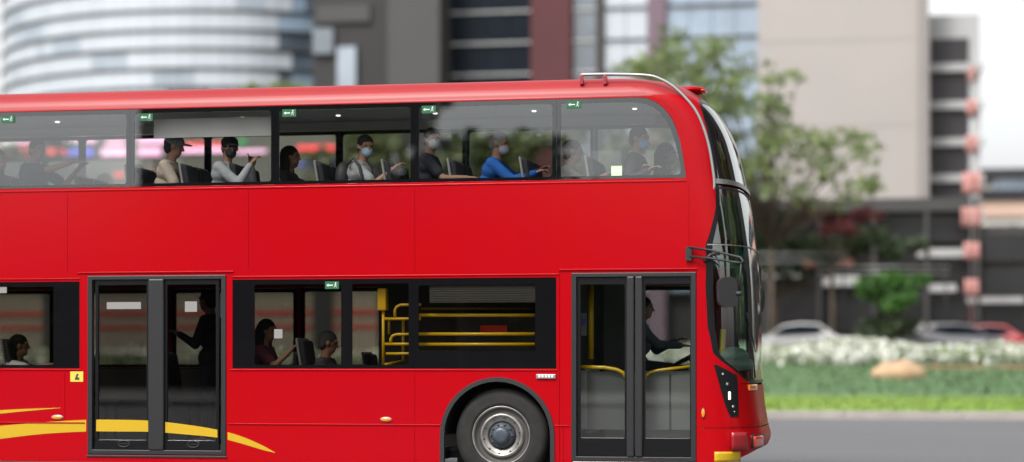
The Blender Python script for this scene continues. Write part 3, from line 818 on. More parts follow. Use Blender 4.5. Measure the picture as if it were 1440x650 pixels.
    for hp, kn, an in legs: capsule(b, an + V((-.03, 0, -.03)), an + V((.17, 0, -.045)), .045, .036, sm_)
    remesh(b, 'shoes', root, .012, 2)
    if style != 'bald':
        hm = cloth('hair_%d' % int(hair[0] * 1000), hair)
        b = MB(); b.ball(H(-.018, 0, .045), (.104, .086, .092), hm, mx=rs.to_4x4()); b.ball(H(-.055, 0, -.005), (.06, .078, .08), hm, mx=rs.to_4x4())
        if style == 'long':
            capsule(b, H(-.06, 0, .0), H(-.08, 0, -.2), .085, .075, hm)
            for s_ in (1, -1): capsule(b, H(-.02, s_ * .07, .03), H(-.02, s_ * .085, -.18), .03, .035, hm)
        # trim the face clear
        o = remesh(b, 'hair', root, .010, 1)
    if style == 'cap' or style == 'greycap':
        cpm = cloth('cap_black', (.012, .012, .014)) if style == 'cap' else cloth('cap_grey', (.22, .22, .23))
        b = MB(); b.ball(H(-.008, 0, .055), (.112, .094, .085), cpm, mx=rs.to_4x4())
        b.ball(H(.125, 0, .045), (.07, .07, .012), cpm, mx=rs.to_4x4()); remesh(b, 'cap', root, .008, 1)
    # eyes
    b = MB()
    for s_ in (1, -1): b.ball(H(.088, s_ * .031, .018), (.008, .012, .007), M['innerdark'], 8, 6)
    b.build('eyes', root)
    if mask:
        mm = cloth(*mask); b = MB()
        b.ball(H(.055, 0, -.045), (.066, .060, .058), mm, mx=rs.to_4x4())
        for s_ in (1, -1): capsule(b, H(.05, s_ * .055, -.02), H(-.0, s_ * .083, .0), .006, .006, mm, 8)
        remesh(b, 'face_mask', root, .007, 1)
    return root, base, Rm, arms
def wp(px, py, Y): x, z = W(px, py, Y); return Vector((x, Y, z))
def phone(p, label, rz=0.0):
    b = MB(); mx = Matrix.Translation(Vector(p)) @ Matrix.Rotation(rz, 4, 'Z') @ Matrix.Rotation(math.radians(-20), 4, 'Y')
    b.box(-.005, .005, -.037, .037, -.07, .08, M['black'], mx); o = b.build('phone', None, bevel=.003); tag(o, label, 'phone', 'phones held by passengers'); return o
if not SKIP_PEOPLE:
    GU = 'passengers on the upper deck'; GL = 'people on the lower deck'
    r = math.radians
    person(wp(-2, 226, .9), 0, r(-10), 0, .05, None, ('top_black', (.02, .02, .022)), 'long', style='long', label='person with dark hair cut off by the left edge, upper deck', group=GU)
    person(wp(53, 212, .95), r(-8), r(-30), 0, .10, {-1: wp(132, 226, .7), 1: wp(110, 238, 1.2)}, ('shirt_navy', (.02, .03, .07)), 'short', label='person in a navy shirt reaching forward in the leftmost upper window', group=GU)
    person(wp(245, 207, .42), 0, r(15), r(10), .10, {-1: wp(282, 262, .35)}, ('shirt_beige', (.50, .42, .33)), 'short', style='greycap', hair=(.03, .03, .03), label='person in a beige T-shirt and grey cap on the upper deck', group=GU)
    person(wp(323, 209, .40), r(-10), r(-45), r(8), .05, {-1: wp(352, 232, .30), 1: wp(354, 236, .50)}, ('sweater_grey', (.36, .37, .38)), 'long', style='cap', mask=('mask_dark', (.03, .03, .035)), label='person in a grey sweatshirt and black cap raising a phone on the upper deck', group=GU)
    person(wp(409, 222, 1.0), 0, 0, 0, .03, None, ('top_dark', (.02, .02, .02)), 'long', style='long', label='person with long dark hair in dark clothes right of the wide window pillar, upper deck', group=GU)
    person(wp(514, 207, .42), r(-12), r(-40), r(10), .05, {-1: wp(552, 238, .32), 1: wp(546, 242, .55)}, ('shirt_light_grey', (.42, .42, .41)), 'short', mask=('mask_light_blue', (.42, .58, .68)), label='person in a light grey shirt and pale blue mask looking at a phone', group=GU)
    person(wp(608, 197, .46), r(0), r(-55), r(3), .0, {-1: wp(657, 250, .30), 1: wp(650, 256, .6)}, ('tee_navy_black', (.022, .022, .032)), 'short', mask=('mask_white', (.62, .62, .62)), label='person in a black T-shirt and white mask resting a forearm on the window ledge', group=GU)
    person(wp(702, 203, .45), r(0), r(-12), r(12), .12, {-1: wp(752, 243, .34), 1: wp(758, 240, .6)}, ('jacket_blue', (.012, .11, .42)), 'long', hair=(.18, .18, .18), mask=('mask_pale_grey', (.45, .47, .5)), label='grey-haired person in a bright blue jacket on the upper deck', group=GU)
    person(wp(806, 214, .75), 0, r(10), 0, .08, {-1: wp(853, 246, .45)}, ('shirt_pale', (.33, .32, .30)), 'short', label='person in a pale shirt just right of the last window pillar', group=GU)
    person(wp(899, 196, .70), r(-5), r(-15), r(8), .04, {-1: wp(912, 240, .35), 1: wp(905, 240, .55)}, ('top_charcoal', (.035, .037, .042)), 'long', mask=('mask_blue', (.20, .42, .75)), label='person in charcoal with a blue mask and clasped hands in the foremost side window', group=GU)
    person(wp(938, 218, 1.55), 0, r(-10), 0, .03, None, ('top_charcoal', (.035, .037, .042)), 'long', style='long', label='dark-haired person at the front corner of the foremost side window', group=GU)
    person(wp(28, 487, .65), 0, r(20), 0, .05, {-1: wp(86, 513, .3)}, ('tee_white', (.62, .62, .62)), 'short', style='short', label='person in a white T-shirt with an outstretched forearm, lower deck left of the rear door', group=GL)
    person(wp(292, 424, .9), r(180), r(-20), 0, .02, {1: wp(252, 470, .7)}, ('top_black_b', (.016, .016, .018)), 'long', style='short', standing=True, trousers=(.02, .02, .025), label='person in black standing inside the rear double door', group=GL)
    person(wp(376, 466, .60), 0, r(-15), r(5), .06, {-1: wp(410, 492, .35)}, ('top_maroon', (.16, .03, .06)), 'short', style='long', label='person in a maroon top with long dark hair and raised hand, lower deck', group=GL)
    person(wp(462, 483, .50), 0, r(15), r(10), .02, None, ('shirt_dark_grey', (.06, .06, .065)), 'short', hair=(.07, .07, .07), label='grey-haired person low beside the steering-wheel shaped rail, lower deck', group=GL)
    person(wp(906, 434, 1.85), 0, r(0), 0, .05, {-1: wp(958, 486, 1.65), 1: wp(950, 480, 2.05)}, ('driver_shirt', (.09, .10, .14)), 'long', label='driver in dark blue seen through the front entrance door', group=GL)
    phone(wp(352, 226, .36), 'dark phone held up by the person in the black cap', r(20))
    phone(wp(560, 230, .40), 'dark phone held by the person with the pale blue mask', r(10))
    # backpack straps of the masked passenger
    b = MB(); p = wp(514, 207, .42); q = p + Vector((-.06, -.12, -.19)); sm_ = M['innerdark']
    b.tube([q + Vector((-.08, -.13, -.02)), q + Vector((-.01, -.11, .055)), q + Vector((.06, -.13, -.03)), q + Vector((.09, -.13, -.16)), q + Vector((.02, -.14, -.30))], .018, sm_, 8)
    b.tube([q + Vector((.03, .15, .05)), q + Vector((.12, .14, -.03)), q + Vector((.13, .13, -.2))], .018, sm_, 8)
    b.ball(q + Vector((-.17, .1, -.13)), (.09, .15, .17), sm_)
    o = b.build('backpack'); tag(o, 'black backpack worn by the person with the pale blue mask', 'backpack')
sx = [-8.9, -8.1, -7.3, -6.5, W(-30, 0, .5)[0], W(40, 0, .9)[0] , W(232, 0, .42)[0], W(310, 0, .42)[0], W(397, 0, .9)[0], W(500, 0, .42)[0], W(596, 0, .46)[0], W(688, 0, .45)[0], W(795, 0, .7)[0], W(886, 0, .7)[0]]
for i, x in enumerate(sx):
    for y in (.45, .93, 1.62, 2.1):
        if y in (1.62, 2.1): xx = -8.9 + i * .80
        else: xx = x - .07
        seat(xx, y, zf + .02)
for x, y in ((-8.2, .5), (-7.2, .5), (-5.3, .6), (-6.0, .6), (-8.2, 2.0), (-5.0, 2.0), (-4.0, 2.05), (-3.2, 2.05), (-2.55, .6), (-1.9, .5), (-2.4, 2.05), (-1.6, 2.05)):
    seat(x - .03, y, .50 if x > -5.5 and y < 1 else .36)
seat(.95, 1.85, .55)
# ------------------------------------------------------------------ SURROUNDINGS
M['asphalt'] = mat('asphalt', (0.12, 0.12, 0.126), .85, var=.12, vscale=.35, bump=.3, bscale=60, stretch=(.3, 1, 1))
M['kerb'] = mat('kerb_concrete', (.33, .30, .28), .85, var=.2, vscale=1.5, bump=.3, bscale=20)
M['ground'] = mat('ground_far', (.16, .16, .15), .9, var=.2, vscale=.2)
M['lime'] = mat('lawn_green', (.18, .27, .045), .9, c2=(.15, .235, .04), vscale=1.2, bump=.6, bscale=14)
M['cover'] = mat('ground_cover_green', (.11, .185, .085), .85, c2=(.09, .155, .07), vscale=1.0, bump=.25, bscale=8)
M['leafflower'] = mat('flower_leaf', (.24, .30, .15), .8, c2=(.15, .20, .09), vscale=2)
M['petal'] = mat('white_petal', (.74, .74, .70), .7, c2=(.58, .60, .50), vscale=1.0)
KY = 24.6
def flat(name, x0, x1, y0, y1, z, m, nx=1, ny=1):
    b = MB(); b.grid(lambda u, v: (x0 + (x1 - x0) * u, y0 + (y1 - y0) * v, z), nx, ny, m, False); o = b.build(name); o['kind'] = 'structure'; return o
flat('ground', -900, 900, -600, 1400, -0.03, M['ground'])
flat('road', -250, 250, -34, KY, 0.0, M['asphalt'])
b = MB()
for k in range(60):
    x = -75 + 2.5 * k; b.box(x + .004, x + 2.496, KY, KY + .22, -.02, .17, M['kerb'])
o = b.build('kerb', bevel=.015); o['kind'] = 'structure'
b = MB()
for k in range(60):
    x = -75 + 2.5 * k; b.box(x + .004, x + 2.496, -34.22, -34, -.02, .15, M['kerb'])
o = b.build('kerb'); o['kind'] = 'structure'
flat('pavement', -250, 250, -60, -34.22, .12, mat('pavement', (.28, .27, .26), .85, var=.15, vscale=.8))
# lane line near the far kerb, partly worn
# lawn, bank and terrace as one profile
def prof(Y):
    return interp([(KY + .22, .15), (40.5, .17), (42, .30), (47, .80), (50, 1.05), (54, 1.15), (400, 1.2)], Y)
def strip(name, y0, y1, m, ny, x0=-120, x1=120, wob=0.0):
    b = MB(); R_ = random.Random(3)
    b.grid(lambda u, v: (x0 + (x1 - x0) * u, y0 + (y1 - y0) * v, prof(y0 + (y1 - y0) * v)), 60, ny, m); o = b.build(name); o['kind'] = 'structure'; return o
strip('lawn', KY + .22, 41, M['lime'], 6); strip('bank', 41, 51, M['cover'], 20); strip('terrace', 51, 400, mat('terrace_paving', (.20, .19, .18), .85, var=.2, vscale=.5), 8)
import numpy as np
def quads(name, P, size, m, rng, parent=None, up=0.0, kind=None, aspect=1.6, mats=None, midx=None, flat_=0.0):
    """many small leaf faces at the points P"""
    n = len(P); P = np.asarray(P)
    a = rng.normal(size=(n, 3)); a[:, 2] = a[:, 2] * (1 - flat_) + up; a /= np.linalg.norm(a, axis=1)[:, None]
    r_ = rng.normal(size=(n, 3)); b_ = np.cross(a, r_); b_ /= np.linalg.norm(b_, axis=1)[:, None]
    s_ = (size * rng.uniform(.6, 1.3, n))[:, None]
    v = np.stack([P - a * s_ * aspect / 2, P + b_ * s_ / 2 , P + a * s_ * aspect / 2, P - b_ * s_ / 2], 1).reshape(-1, 3)
    me = bpy.data.meshes.new(name)
    me.vertices.add(n * 4); me.vertices.foreach_set('co', v.ravel())
    me.loops.add(n * 4); me.loops.foreach_set('vertex_index', np.arange(n * 4))
    me.polygons.add(n); me.polygons.foreach_set('loop_start', np.arange(n) * 4)
    for mm in (mats or [m]): me.materials.append(mm)
    if midx is not None: me.polygons.foreach_set('material_index', midx.astype(np.int32))
    me.update(calc_edges=True); me.validate()
    o = bpy.data.objects.new(name, me); col.objects.link(o); o.parent = parent
    if kind: o['kind'] = kind
    return o
rng = np.random.default_rng(5)
def field(n, x0, x1, y0, y1, dz, rng):
    x = rng.uniform(x0, x1, n); y = rng.uniform(y0, y1, n)
    z = np.array([prof(q) for q in y]) + rng.uniform(0, 1, n) * dz
    return np.stack([x, y, z], 1)
P = field(30000, -30, 45, 41.2, 51, .09, rng)
o = quads('ground_cover', P, .09, M['cover'], rng, kind='stuff', up=.6); tag(o, 'mid-green low planting covering the bank behind the lawn', 'ground cover')
P = field(16000, -20, 42, KY + .3, 41, .06, rng)
o = quads('grass', P, .06, M['lime'], rng, kind='stuff', up=1.5, aspect=2); tag(o, 'short lime-green grass behind the kerb', 'grass')
# flower bed : white blooms with gaps
nfl = 42000
P = field(nfl, -30, 48, 50.2, 54.5, 1.0, rng)
top = 1.0 * (.62 + .38 * np.sin(P[:, 0] * .9) * np.sin(P[:, 0] * .37 + 1) ) * np.clip((P[:, 1] - 49.8) / 2.0, .3, 1)
base = np.array([prof(q) for q in P[:, 1]])
P[:, 2] = base + np.abs(rng.uniform(0, 1, nfl)) ** .6 * (top * .55 + .36)
w_ = (np.sin(P[:, 0] * .8 + np.sin(P[:, 1] * 2.1 + P[:, 2] * 5) * 1.8) * .45 + rng.uniform(0, 1, nfl)) > .32
o = quads('flower_bed', P, .17, None, rng, kind='stuff', mats=[M['leafflower'], M['petal']], midx=w_.astype(int), up=.2, aspect=1.1); tag(o, 'band of white flowering shrubs along the top of the green bank', 'flowers')

# ---- trees
leafm = {}
def leaf_mat(name, c, c2):
    if name not in leafm:
        m, t, b_ = nt(name)
        g = t.nodes.new('ShaderNodeNewGeometry'); n = t.nodes.new('ShaderNodeTexNoise'); n.inputs['Scale'].default_value = 1.3; n.inputs['Detail'].default_value = 5
        t.links.new(g.outputs['Position'], n.inputs['Vector'])
        r_ = t.nodes.new('ShaderNodeMapRange'); r_.inputs['From Min'].default_value = .35; r_.inputs['From Max'].default_value = .65; t.links.new(n.outputs['Fac'], r_.inputs['Value'])
        mx = t.nodes.new('ShaderNodeMix'); mx.data_type = 'RGBA'; mx.inputs['A'].default_value = (*c2, 1); mx.inputs['B'].default_value = (*c, 1)
        t.links.new(r_.outputs[0], mx.inputs['Factor']); t.links.new(mx.outputs['Result'], b_.inputs['Base Color'])
        b_.inputs['Roughness'].default_value = .6
        tr = t.nodes.new('ShaderNodeBsdfTranslucent'); t.links.new(mx.outputs['Result'], tr.inputs['Color'])
        ms = t.nodes.new('ShaderNodeMixShader'); ms.inputs[0].default_value = .35
        t.links.new(b_.outputs[0], ms.inputs[1]); t.links.new(tr.outputs[0], ms.inputs[2]); t.links.new(ms.outputs[0], t.nodes['Material Output'].inputs[0])
        leafm[name] = m
    return leafm[name]
M['bark'] = mat('bark', (.10, .075, .055), .9, var=.4, vscale=6, bump=.6, bscale=12)
def tree(name, base, clumps, leafmat, label, cat='tree', group=None, n=260, size=.2, trunk_r=.16, seed=1):
    """clumps: list of (dx,dy,dz,r) relative to base"""
    rg = np.random.default_rng(seed); R_ = random.Random(seed)
    root = empty(name, base); tag(root, label, cat, group)
    b = MB(); zt = min(c[2] for c in clumps)
    fork = Vector((0, 0, max(zt * .75, .25)))
    b.tube([(0, 0, -.1), (.02, 0, fork.z * .5), fork], [trunk_r * 1.25, trunk_r, trunk_r * .85], M['bark'], 9)
    for (x, y, z, r_) in clumps:
        c = Vector((x, y, z)); mid = fork.lerp(c, .5) + Vector((R_.uniform(-.2, .2), R_.uniform(-.2, .2), R_.uniform(-.1, .3)))
        b.tube([fork - Vector((0, 0, .2)), mid, c], [trunk_r * .35, trunk_r * .2, trunk_r * .08], M['bark'], 6)
    b.build('trunk', root)
    pts = []
    for (x, y, z, r_) in clumps:
        k = int(n * (r_ ** 2) * 2.2)
        d = rg.normal(size=(k, 3)); d /= np.linalg.norm(d, axis=1)[:, None]
        rad = r_ * (rg.uniform(0.25, 1.0, k) ** .5) * (1 + .25 * np.sin(d[:, 0] * 5 + d[:, 2] * 7))
        q = d * rad[:, None] * np.array([1.15, 1.0, .62]); pts.append(q + np.array([x, y, z]))
    quads('crown', np.concatenate(pts), size, leafmat, rg, root, aspect=1.7)
    return root
def clumps(cx, cz, rx, rz, n, r0, r1, seed, dy=1.2):
    R_ = random.Random(seed); L = []
    for k in range(n):
        a = R_.uniform(0, 2 * PI); q = math.sqrt(R_.uniform(0, 1))
        L.append((cx + rx * q * math.cos(a), R_.uniform(-dy, dy), cz + rz * q * math.sin(a), R_.uniform(r0, r1)))
    return L
def TW(px, py, Y): return W(px, py, Y)
LG = leaf_mat('leaf_bright', (.25, .31, .12), (.15, .20, .08)); LD = leaf_mat('leaf_dark', (.06, .09, .035), (.03, .05, .02)); LO = leaf_mat('leaf_olive', (.20, .23, .09), (.10, .13, .05))
LB = leaf_mat('leaf_vivid', (.09, .22, .04), (.035, .10, .02)); LR = leaf_mat('leaf_red', (.22, .05, .05), (.10, .03, .03))
Yt = 57.0
def px_tree(name, trunkpx, cl, mat_, label, Y=Yt, n=200, size=.2, tr=.16, seed=1, group=None, dy=1.2, cat='tree'):
    bx = W(trunkpx, 500, Y)[0]; bz = prof(Y)
    L = []
    R_ = random.Random(seed)
    s_ = (Y - CY) / FOC * .99
    for (px, py, rp) in cl:
        x, z = W(px, py, Y); L.append((x - bx, R_.uniform(-dy, dy), z - bz, rp * s_))
    return tree(name, (bx, Y, bz), L, mat_, label, cat, group, n, size, tr, seed)
def airy(cx, cy, rx, ry, n, r0, r1, seed):
    R_ = random.Random(seed); L = []
    for _ in range(n):
        a = R_.uniform(0, 2 * PI); q_ = math.sqrt(R_.random()); L.append((cx + rx * q_ * math.cos(a), cy + ry * q_ * math.sin(a), R_.uniform(r0, r1)))
    return L
px_tree('tree', 1085, airy(975, 105, 75, 48, 34, 16, 30, 1) + airy(1035, 175, 65, 60, 26, 16, 28, 2) + airy(1150, 215, 75, 30, 24, 14, 24, 3) + airy(1080, 110, 45, 30, 9, 10, 17, 4) + airy(1150, 265, 85, 22, 18, 12, 20, 5) + airy(1060, 260, 40, 30, 10, 14, 22, 6), LG,
    'tall airy light-green tree rising beside the front of the bus', Y=56, n=50, size=.18, tr=.09, seed=11, dy=2.2)
px_tree('tree', 1090, [(1050, 300, 30), (1090, 312, 30), (1130, 345, 26), (1075, 345, 30), (1060, 380, 24), (1110, 380, 22), (1160, 360, 22), (1195, 345, 26), (1225, 330, 22), (1255, 350, 24), (1290, 345, 14)], LD, 'dark green tree under the airy tree, behind the bus front', Y=60, n=150, size=.22, seed=12)
px_tree('flowering_shrub_tree', 1170, [(1125, 290, 15), (1150, 300, 18), (1180, 310, 18), (1210, 300, 17), (1195, 325, 16), (1235, 305, 12), (1165, 325, 12), (1120, 312, 10)], LR, 'small tree with dull red blossom below the airy tree', Y=57.5, n=150, size=.18, tr=.1, seed=13)
px_tree('round_bush', 1255, [(1225, 400, 18), (1250, 396, 22), (1280, 398, 18), (1240, 418, 20), (1268, 420, 20), (1255, 434, 14), (1300, 392, 10), (1215, 412, 12)], LB, 'vivid green clipped round tree in front of the dark shopfront', Y=55.5, n=420, size=.14, tr=.09, seed=14, dy=.5, cat='tree')
px_tree('dark_bush', 1250, [(1230, 455, 18), (1255, 462, 20), (1275, 458, 16), (1215, 470, 12)], LD, 'low dark shrub under the vivid green round tree', Y=55.8, n=320, size=.15, tr=.06, seed=15, dy=.5, cat='bush')
px_tree('tree', 1420, [(1395, 335, 14), (1415, 330, 18), (1440, 335, 20), (1408, 355, 14), (1435, 362, 18), (1465, 350, 18), (1480, 330, 16), (1500, 350, 16)], LB, 'bright green small tree at the right edge of the picture', Y=66, n=260, size=.2, tr=.12, seed=16)
px_tree('tree', 375, [(355, 126, 16), (385, 122, 17), (410, 125, 14), (340, 150, 26), (385, 155, 30), (430, 150, 26), (370, 200, 34), (420, 205, 34), (325, 205, 30)], LG, 'green tree whose top peeks over the bus roof in front of the curved glass building', Y=70, n=70, size=.28, seed=17)
gt = 'trees seen through the bus windows'
lab = ['olive tree seen through the window beside the passenger in the black T-shirt', 'olive tree seen through the window beside the passenger in the blue jacket', 'olive tree seen through the middle upper window with the masked phone holder', 'olive tree seen through the foremost upper side window', 'dark tree seen through the upper window at the left edge']
for i, (px, mt) in enumerate(((640, LO), (760, LO), (520, LO), (880, LO), (20, LD))):
    R_ = random.Random(i); cl = [(px + R_.uniform(-75, 75), R_.uniform(165, 300), R_.uniform(26, 36)) for _ in range(18)]
    px_tree('tree', px, cl, mt, lab[i], Y=60 + i * .8, n=75, size=.26, seed=30 + i, group=gt)

# ---- buildings
def wall_mat(name, c, var=.06, vs=.4, rough=.7): return mat(name, c, rough, var=var, vscale=vs, bump=.15, bscale=3)
M['gl_white'] = mat('facade_glass_white', (.46, .50, .54), .2, metal=.1, var=.10, vscale=.6, stretch=(1, 1, .15), spec=.8)
M['gl_pale'] = mat('facade_glass_pale', (.33, .38, .43), .2, var=.2, vscale=.5)
M['gl_plum'] = mat('facade_glass_plum', (.05, .045, .05), .35, var=.2, vscale=.5, spec=.25)
M['gl_grey'] = mat('facade_glass_grey', (.10, .13, .16), .10, coat=1, var=.4, vscale=.5, spec=.8)
M['gl_blue'] = mat('facade_glass_blue', (.25, .33, .42), .12, coat=1, var=.25, vscale=.4, spec=.8)
M['gl_dark'] = mat('facade_glass_navy', (.006, .011, .018), .35, var=.35, vscale=.4, spec=.12)
M['ledge'] = mat('dark_ledge', (.022, .025, .03), .5)
M['slab'] = mat('pale_slab_edge', (.42, .42, .42), .6)
M['concrete'] = wall_mat('grey_concrete', (.058, .056, .055)); M['concrete_d'] = wall_mat('dark_stone', (.024, .022, .022))
M['maroon'] = wall_mat('maroon_cladding', (.075, .014, .017)); M['mauve'] = wall_mat('mauve_cladding', (.16, .11, .14))
M['beige'] = wall_mat('beige_render', (.37, .34, .32), .05, .25)
M['beige_d'] = wall_mat('taupe_render', (.27, .245, .23))
M['brown'] = wall_mat('dark_brown_mullion', (.035, .03, .025))
def bld(name, label, group=None): r_ = empty(name); tag(r_, label, 'building', group); return r_
# curved glass tower
Yc = 104.0; tw = bld('curved_glass_tower', 'curved office tower of white glass bands over the left half of the bus roof')
cxT = W(215, 0, Yc)[0]; RT_ = 15.5; cyT = Yc + RT_
sT = (Yc - CY) / FOC
lines = [CAMH + (HOR - py) * sT for py in (-42, -11, 18, 46, 75, 103)]
dz = lines[2] - lines[3]
lines = sorted(lines + [lines[-1] - dz * k for k in range(1, 14)] + [lines[0] + dz * k for k in range(1, 6)])
lines = [z for z in lines if z > 1.0]
R_ = random.Random(21)
angs = [math.radians(180 + 180 * k / 56) for k in range(57)]
bb = MB(); 
for k in range(56):
    a0, a1 = angs[k], angs[k + 1]
bb.lathe([(RT_ - .3, 1.1), (RT_ - .3, lines[-1] + 1)], M['concrete_d'], (cxT, cyT, 0), 56, 'z'); bb.build('core_wall', tw)
for li in range(len(lines) - 1):
    z0, z1 = lines[li] + .03, lines[li + 1] - .03
    b = MB()
    for k in range(56):
        a0, a1 = angs[k], angs[k + 1]
        p0 = (cxT + RT_ * math.cos(a0 + .0006), cyT + RT_ * math.sin(a0 + .0006)); p1 = (cxT + RT_ * math.cos(a1 - .0006), cyT + RT_ * math.sin(a1 - .0006))
        px = PXL((p0[0] + p1[0]) / 2, (p0[1] + p1[1]) / 2, z0)
        py = HOR - ((z0 + z1) / 2 - CAMH) / sT
        f_n = math.sin(k * .55 + li * 2.3) + .7 * math.sin(k * .21 + li * 1.1)
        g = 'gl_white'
        if px > 450: g = 'gl_grey'  # darker reflections towards the right end are put into the panel colours
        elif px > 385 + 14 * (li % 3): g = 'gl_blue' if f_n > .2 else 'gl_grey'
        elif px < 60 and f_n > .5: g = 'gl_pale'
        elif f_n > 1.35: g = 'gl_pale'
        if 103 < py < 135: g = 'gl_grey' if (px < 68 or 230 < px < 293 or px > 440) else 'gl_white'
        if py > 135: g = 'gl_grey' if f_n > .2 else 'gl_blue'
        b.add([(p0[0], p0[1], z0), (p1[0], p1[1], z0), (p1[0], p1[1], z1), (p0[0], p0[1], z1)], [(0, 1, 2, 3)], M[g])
    b.build('glass_band', tw)
    b = MB(); z = lines[li + 1]
    n = 56; v = []
    for rr_, zz in ((RT_ - .3, -.09), (RT_ + .12, -.09), (RT_ + .12, .09), (RT_ - .3, .09)):
        v += [(cxT + rr_ * math.cos(a), cyT + rr_ * math.sin(a), z + zz) for a in angs]
    f_ = [(q * 57 + k, q * 57 + k + 1, (q + 1) * 57 + k + 1, (q + 1) * 57 + k) for q in range(3) for k in range(56)]
    b.add(v, f_, M['ledge'], True); b.build('floor_ledge', tw)
def blk(b, pxa, pxb, pya, pyb, Y, m, depth=8, z0=None):
    xa, za = W(pxa, pya, Y); xb, zb_ = W(pxb, pyb, Y)
    b.box(xa, xb, Y, Y + depth, z0 if z0 is not None else zb_, za, m)
# concrete block between
t_ = bld('concrete_tower', 'dark grey concrete building between the curved glass tower and the navy glass facade')
b = MB(); blk(b, 440, 545, -150, 0, 92.0, M['concrete_d'], 10, 1.1); b.build('dark_wall', t_)
b = MB(); blk(b, 545, 618, -150, 0, 90.5, M['concrete'], 8, 1.1); b.build('pier', t_)
b = MB(); blk(b, 445, 520, 8, 30, 91.8, M['concrete'], .5); b.build('wall_panel', t_)
b = MB(); blk(b, 474, 500, 66, 200, 91.7, M['gl_pale'], .5); b.build('window', t_)
b = MB(); blk(b, 440, 468, 40, 75, 91.7, M['gl_grey'], .5); b.build('window', t_)
# banded glass building
g_ = bld('glass_office_building', 'office building with navy glass, a maroon pier and pale glass bays behind the bus roof')
Yg = 93.0
b = MB(); blk(b, 618, 1066, -150, 0, Yg + .6, M['concrete_d'], 10, 1.1); b.build('structure_wall', g_)
bays = [(618, 746, 'gl_dark', 'slab'), (803, 838, 'gl_grey', 'slab'), (848, 910, 'gl_white', 'ledge'), (936, 1066, 'gl_blue', 'ledge')]
zl = [CAMH + (HOR - py) * (Yg - CY) / FOC for py in [-84 + 45.0 * k for k in range(0, 12)]]
for a_, c_, mm, ml in bays:
    for i in range(len(zl) - 1):
        b = MB(); xa = W(a_, 0, Yg)[0]; xb = W(c_, 0, Yg)[0]; nn = max(1, round((xb - xa) / 1.3))
        for q in range(nn):
            u0 = xa + (xb - xa) * q / nn; u1 = xa + (xb - xa) * (q + 1) / nn
            b.box(u0 + .02, u1 - .02, Yg + .25, Yg + .3, zl[i + 1] + .05, zl[i] - .05, M[mm])
        b.build('window', g_)
    for z in zl:
        b = MB(); b.box(W(a_, 0, Yg)[0], W(c_, 0, Yg)[0], Yg + .1, Yg + .5, z - .05, z + .05, M[ml]); b.build('floor_edge', g_)
for a_, c_, mm, dy_ in ((746, 803, 'maroon', -.3), (838, 848, 'brown', -.1), (910, 936, 'mauve', -.2)):
    b = MB(); blk(b, a_, c_, -150, 0, Yg + dy_, M[mm], 1, 1.1); b.build('pier', g_)
# beige tower
t_ = bld('beige_tower', 'plain beige windowless tower right of the bus')
b = MB(); blk(b, 1066, 1300, -200, 0, 88, M['beige'], 10, 7.0); b.build('wall', t_)
b = MB(); blk(b, 1290, 1306, -200, 0, 87.6, M['beige_d'], 4, 7.0); b.build('corner_pier', t_)
b = MB()
for py in (-60, 60, 180): 
    xa, z = W(1067, py, 87.99); b.box(xa, W(1289, py, 87.99)[0], 87.985, 88, z - .015, z + .015, M['beige_d'])
b.build('panel_joint', t_)
# balcony stair tower with dark windows
t_ = bld('window_tower', 'narrow tower of dark windows between pale floor bands beside the beige tower')
b = MB(); blk(b, 1306, 1378, 22, 0, 90, M['slab'], 6, 7.0); b.build('wall', t_)
ys = [50, 95, 148, 200, 251, 303, 352]
for i in range(len(ys) - 1):
    b = MB(); blk(b, 1309, 1362, ys[i] + 5, ys[i + 1] - 5, 89.9, M['gl_plum'], .15); w__ = b.build('window', t_)
    b = MB(); blk(b, 1302, 1384, ys[i + 1] - 5, ys[i + 1] + 4, 89.6, M['slab'], .5); b.build('floor_band', t_)
# distant pale building at right
t_ = bld('pale_low_building', 'pale low building with a dark roof line under the white sky at the right edge')
Yp = 125.0
b = MB(); blk(b, 1340, 1800, 243, 0, Yp, wall_mat('pale_wall', (.55, .53, .50)), 15, 1.1); b.build('wall', t_)
b = MB(); blk(b, 1335, 1800, 238, 243, Yp - .5, M['ledge'], 15); b.build('roof', t_)
b = MB(); blk(b, 1398, 1800, 248, 266, Yp - .1, M['gl_blue'], .2); b.build('window', t_)
b = MB(); blk(b, 1335, 1800, 267, 272, Yp - .5, M['ledge'], .6); b.build('floor_band', t_)
b = MB(); blk(b, 1380, 1800, 283, 300, Yp - .2, mat('peach_panel', (.6, .42, .33), .7), .3); b.build('fascia', t_)
# podium with shopfront
t_ = bld('shopping_podium', 'dark glazed shop podium running behind the planted bank')
Yq = 64.0
xa, _ = W(300, 0, Yq); 
M['shop'] = mat('shopfront_glass', (.028, .027, .028), .22, var=.45, vscale=.35, spec=.4)
b = MB(); blk(b, 980, 1375, 285, 0, Yq + 1.2, M['concrete_d'], 18, 1.1); b.build('wall', t_)
b = MB(); blk(b, 1375, 1760, 318, 0, Yq + 1.2, M['concrete'], 18, 1.1); b.build('wall', t_)
b = MB(); blk(b, 980, 1376, 283, 296, Yq + .4, M['concrete'], 19); b.build('roof', t_)
def hb(a_, c_, p0, p1, mm, dy_, name): 
    b = MB(); blk(b, a_, c_, p0, p1, Yq + dy_, M[mm] if isinstance(mm, str) else mm, .3); b.build(name, t_)
for (a_, c_) in ((1000, 1075), (1080, 1150), (1156, 1226), (1232, 1300), (1306, 1372)):
    hb(a_, c_, 303, 340, 'shop', 1.0, 'window'); hb(a_, c_, 352, 398, 'shop', 1.0, 'window'); hb(a_, c_, 408, 470, 'shop', .9, 'window')
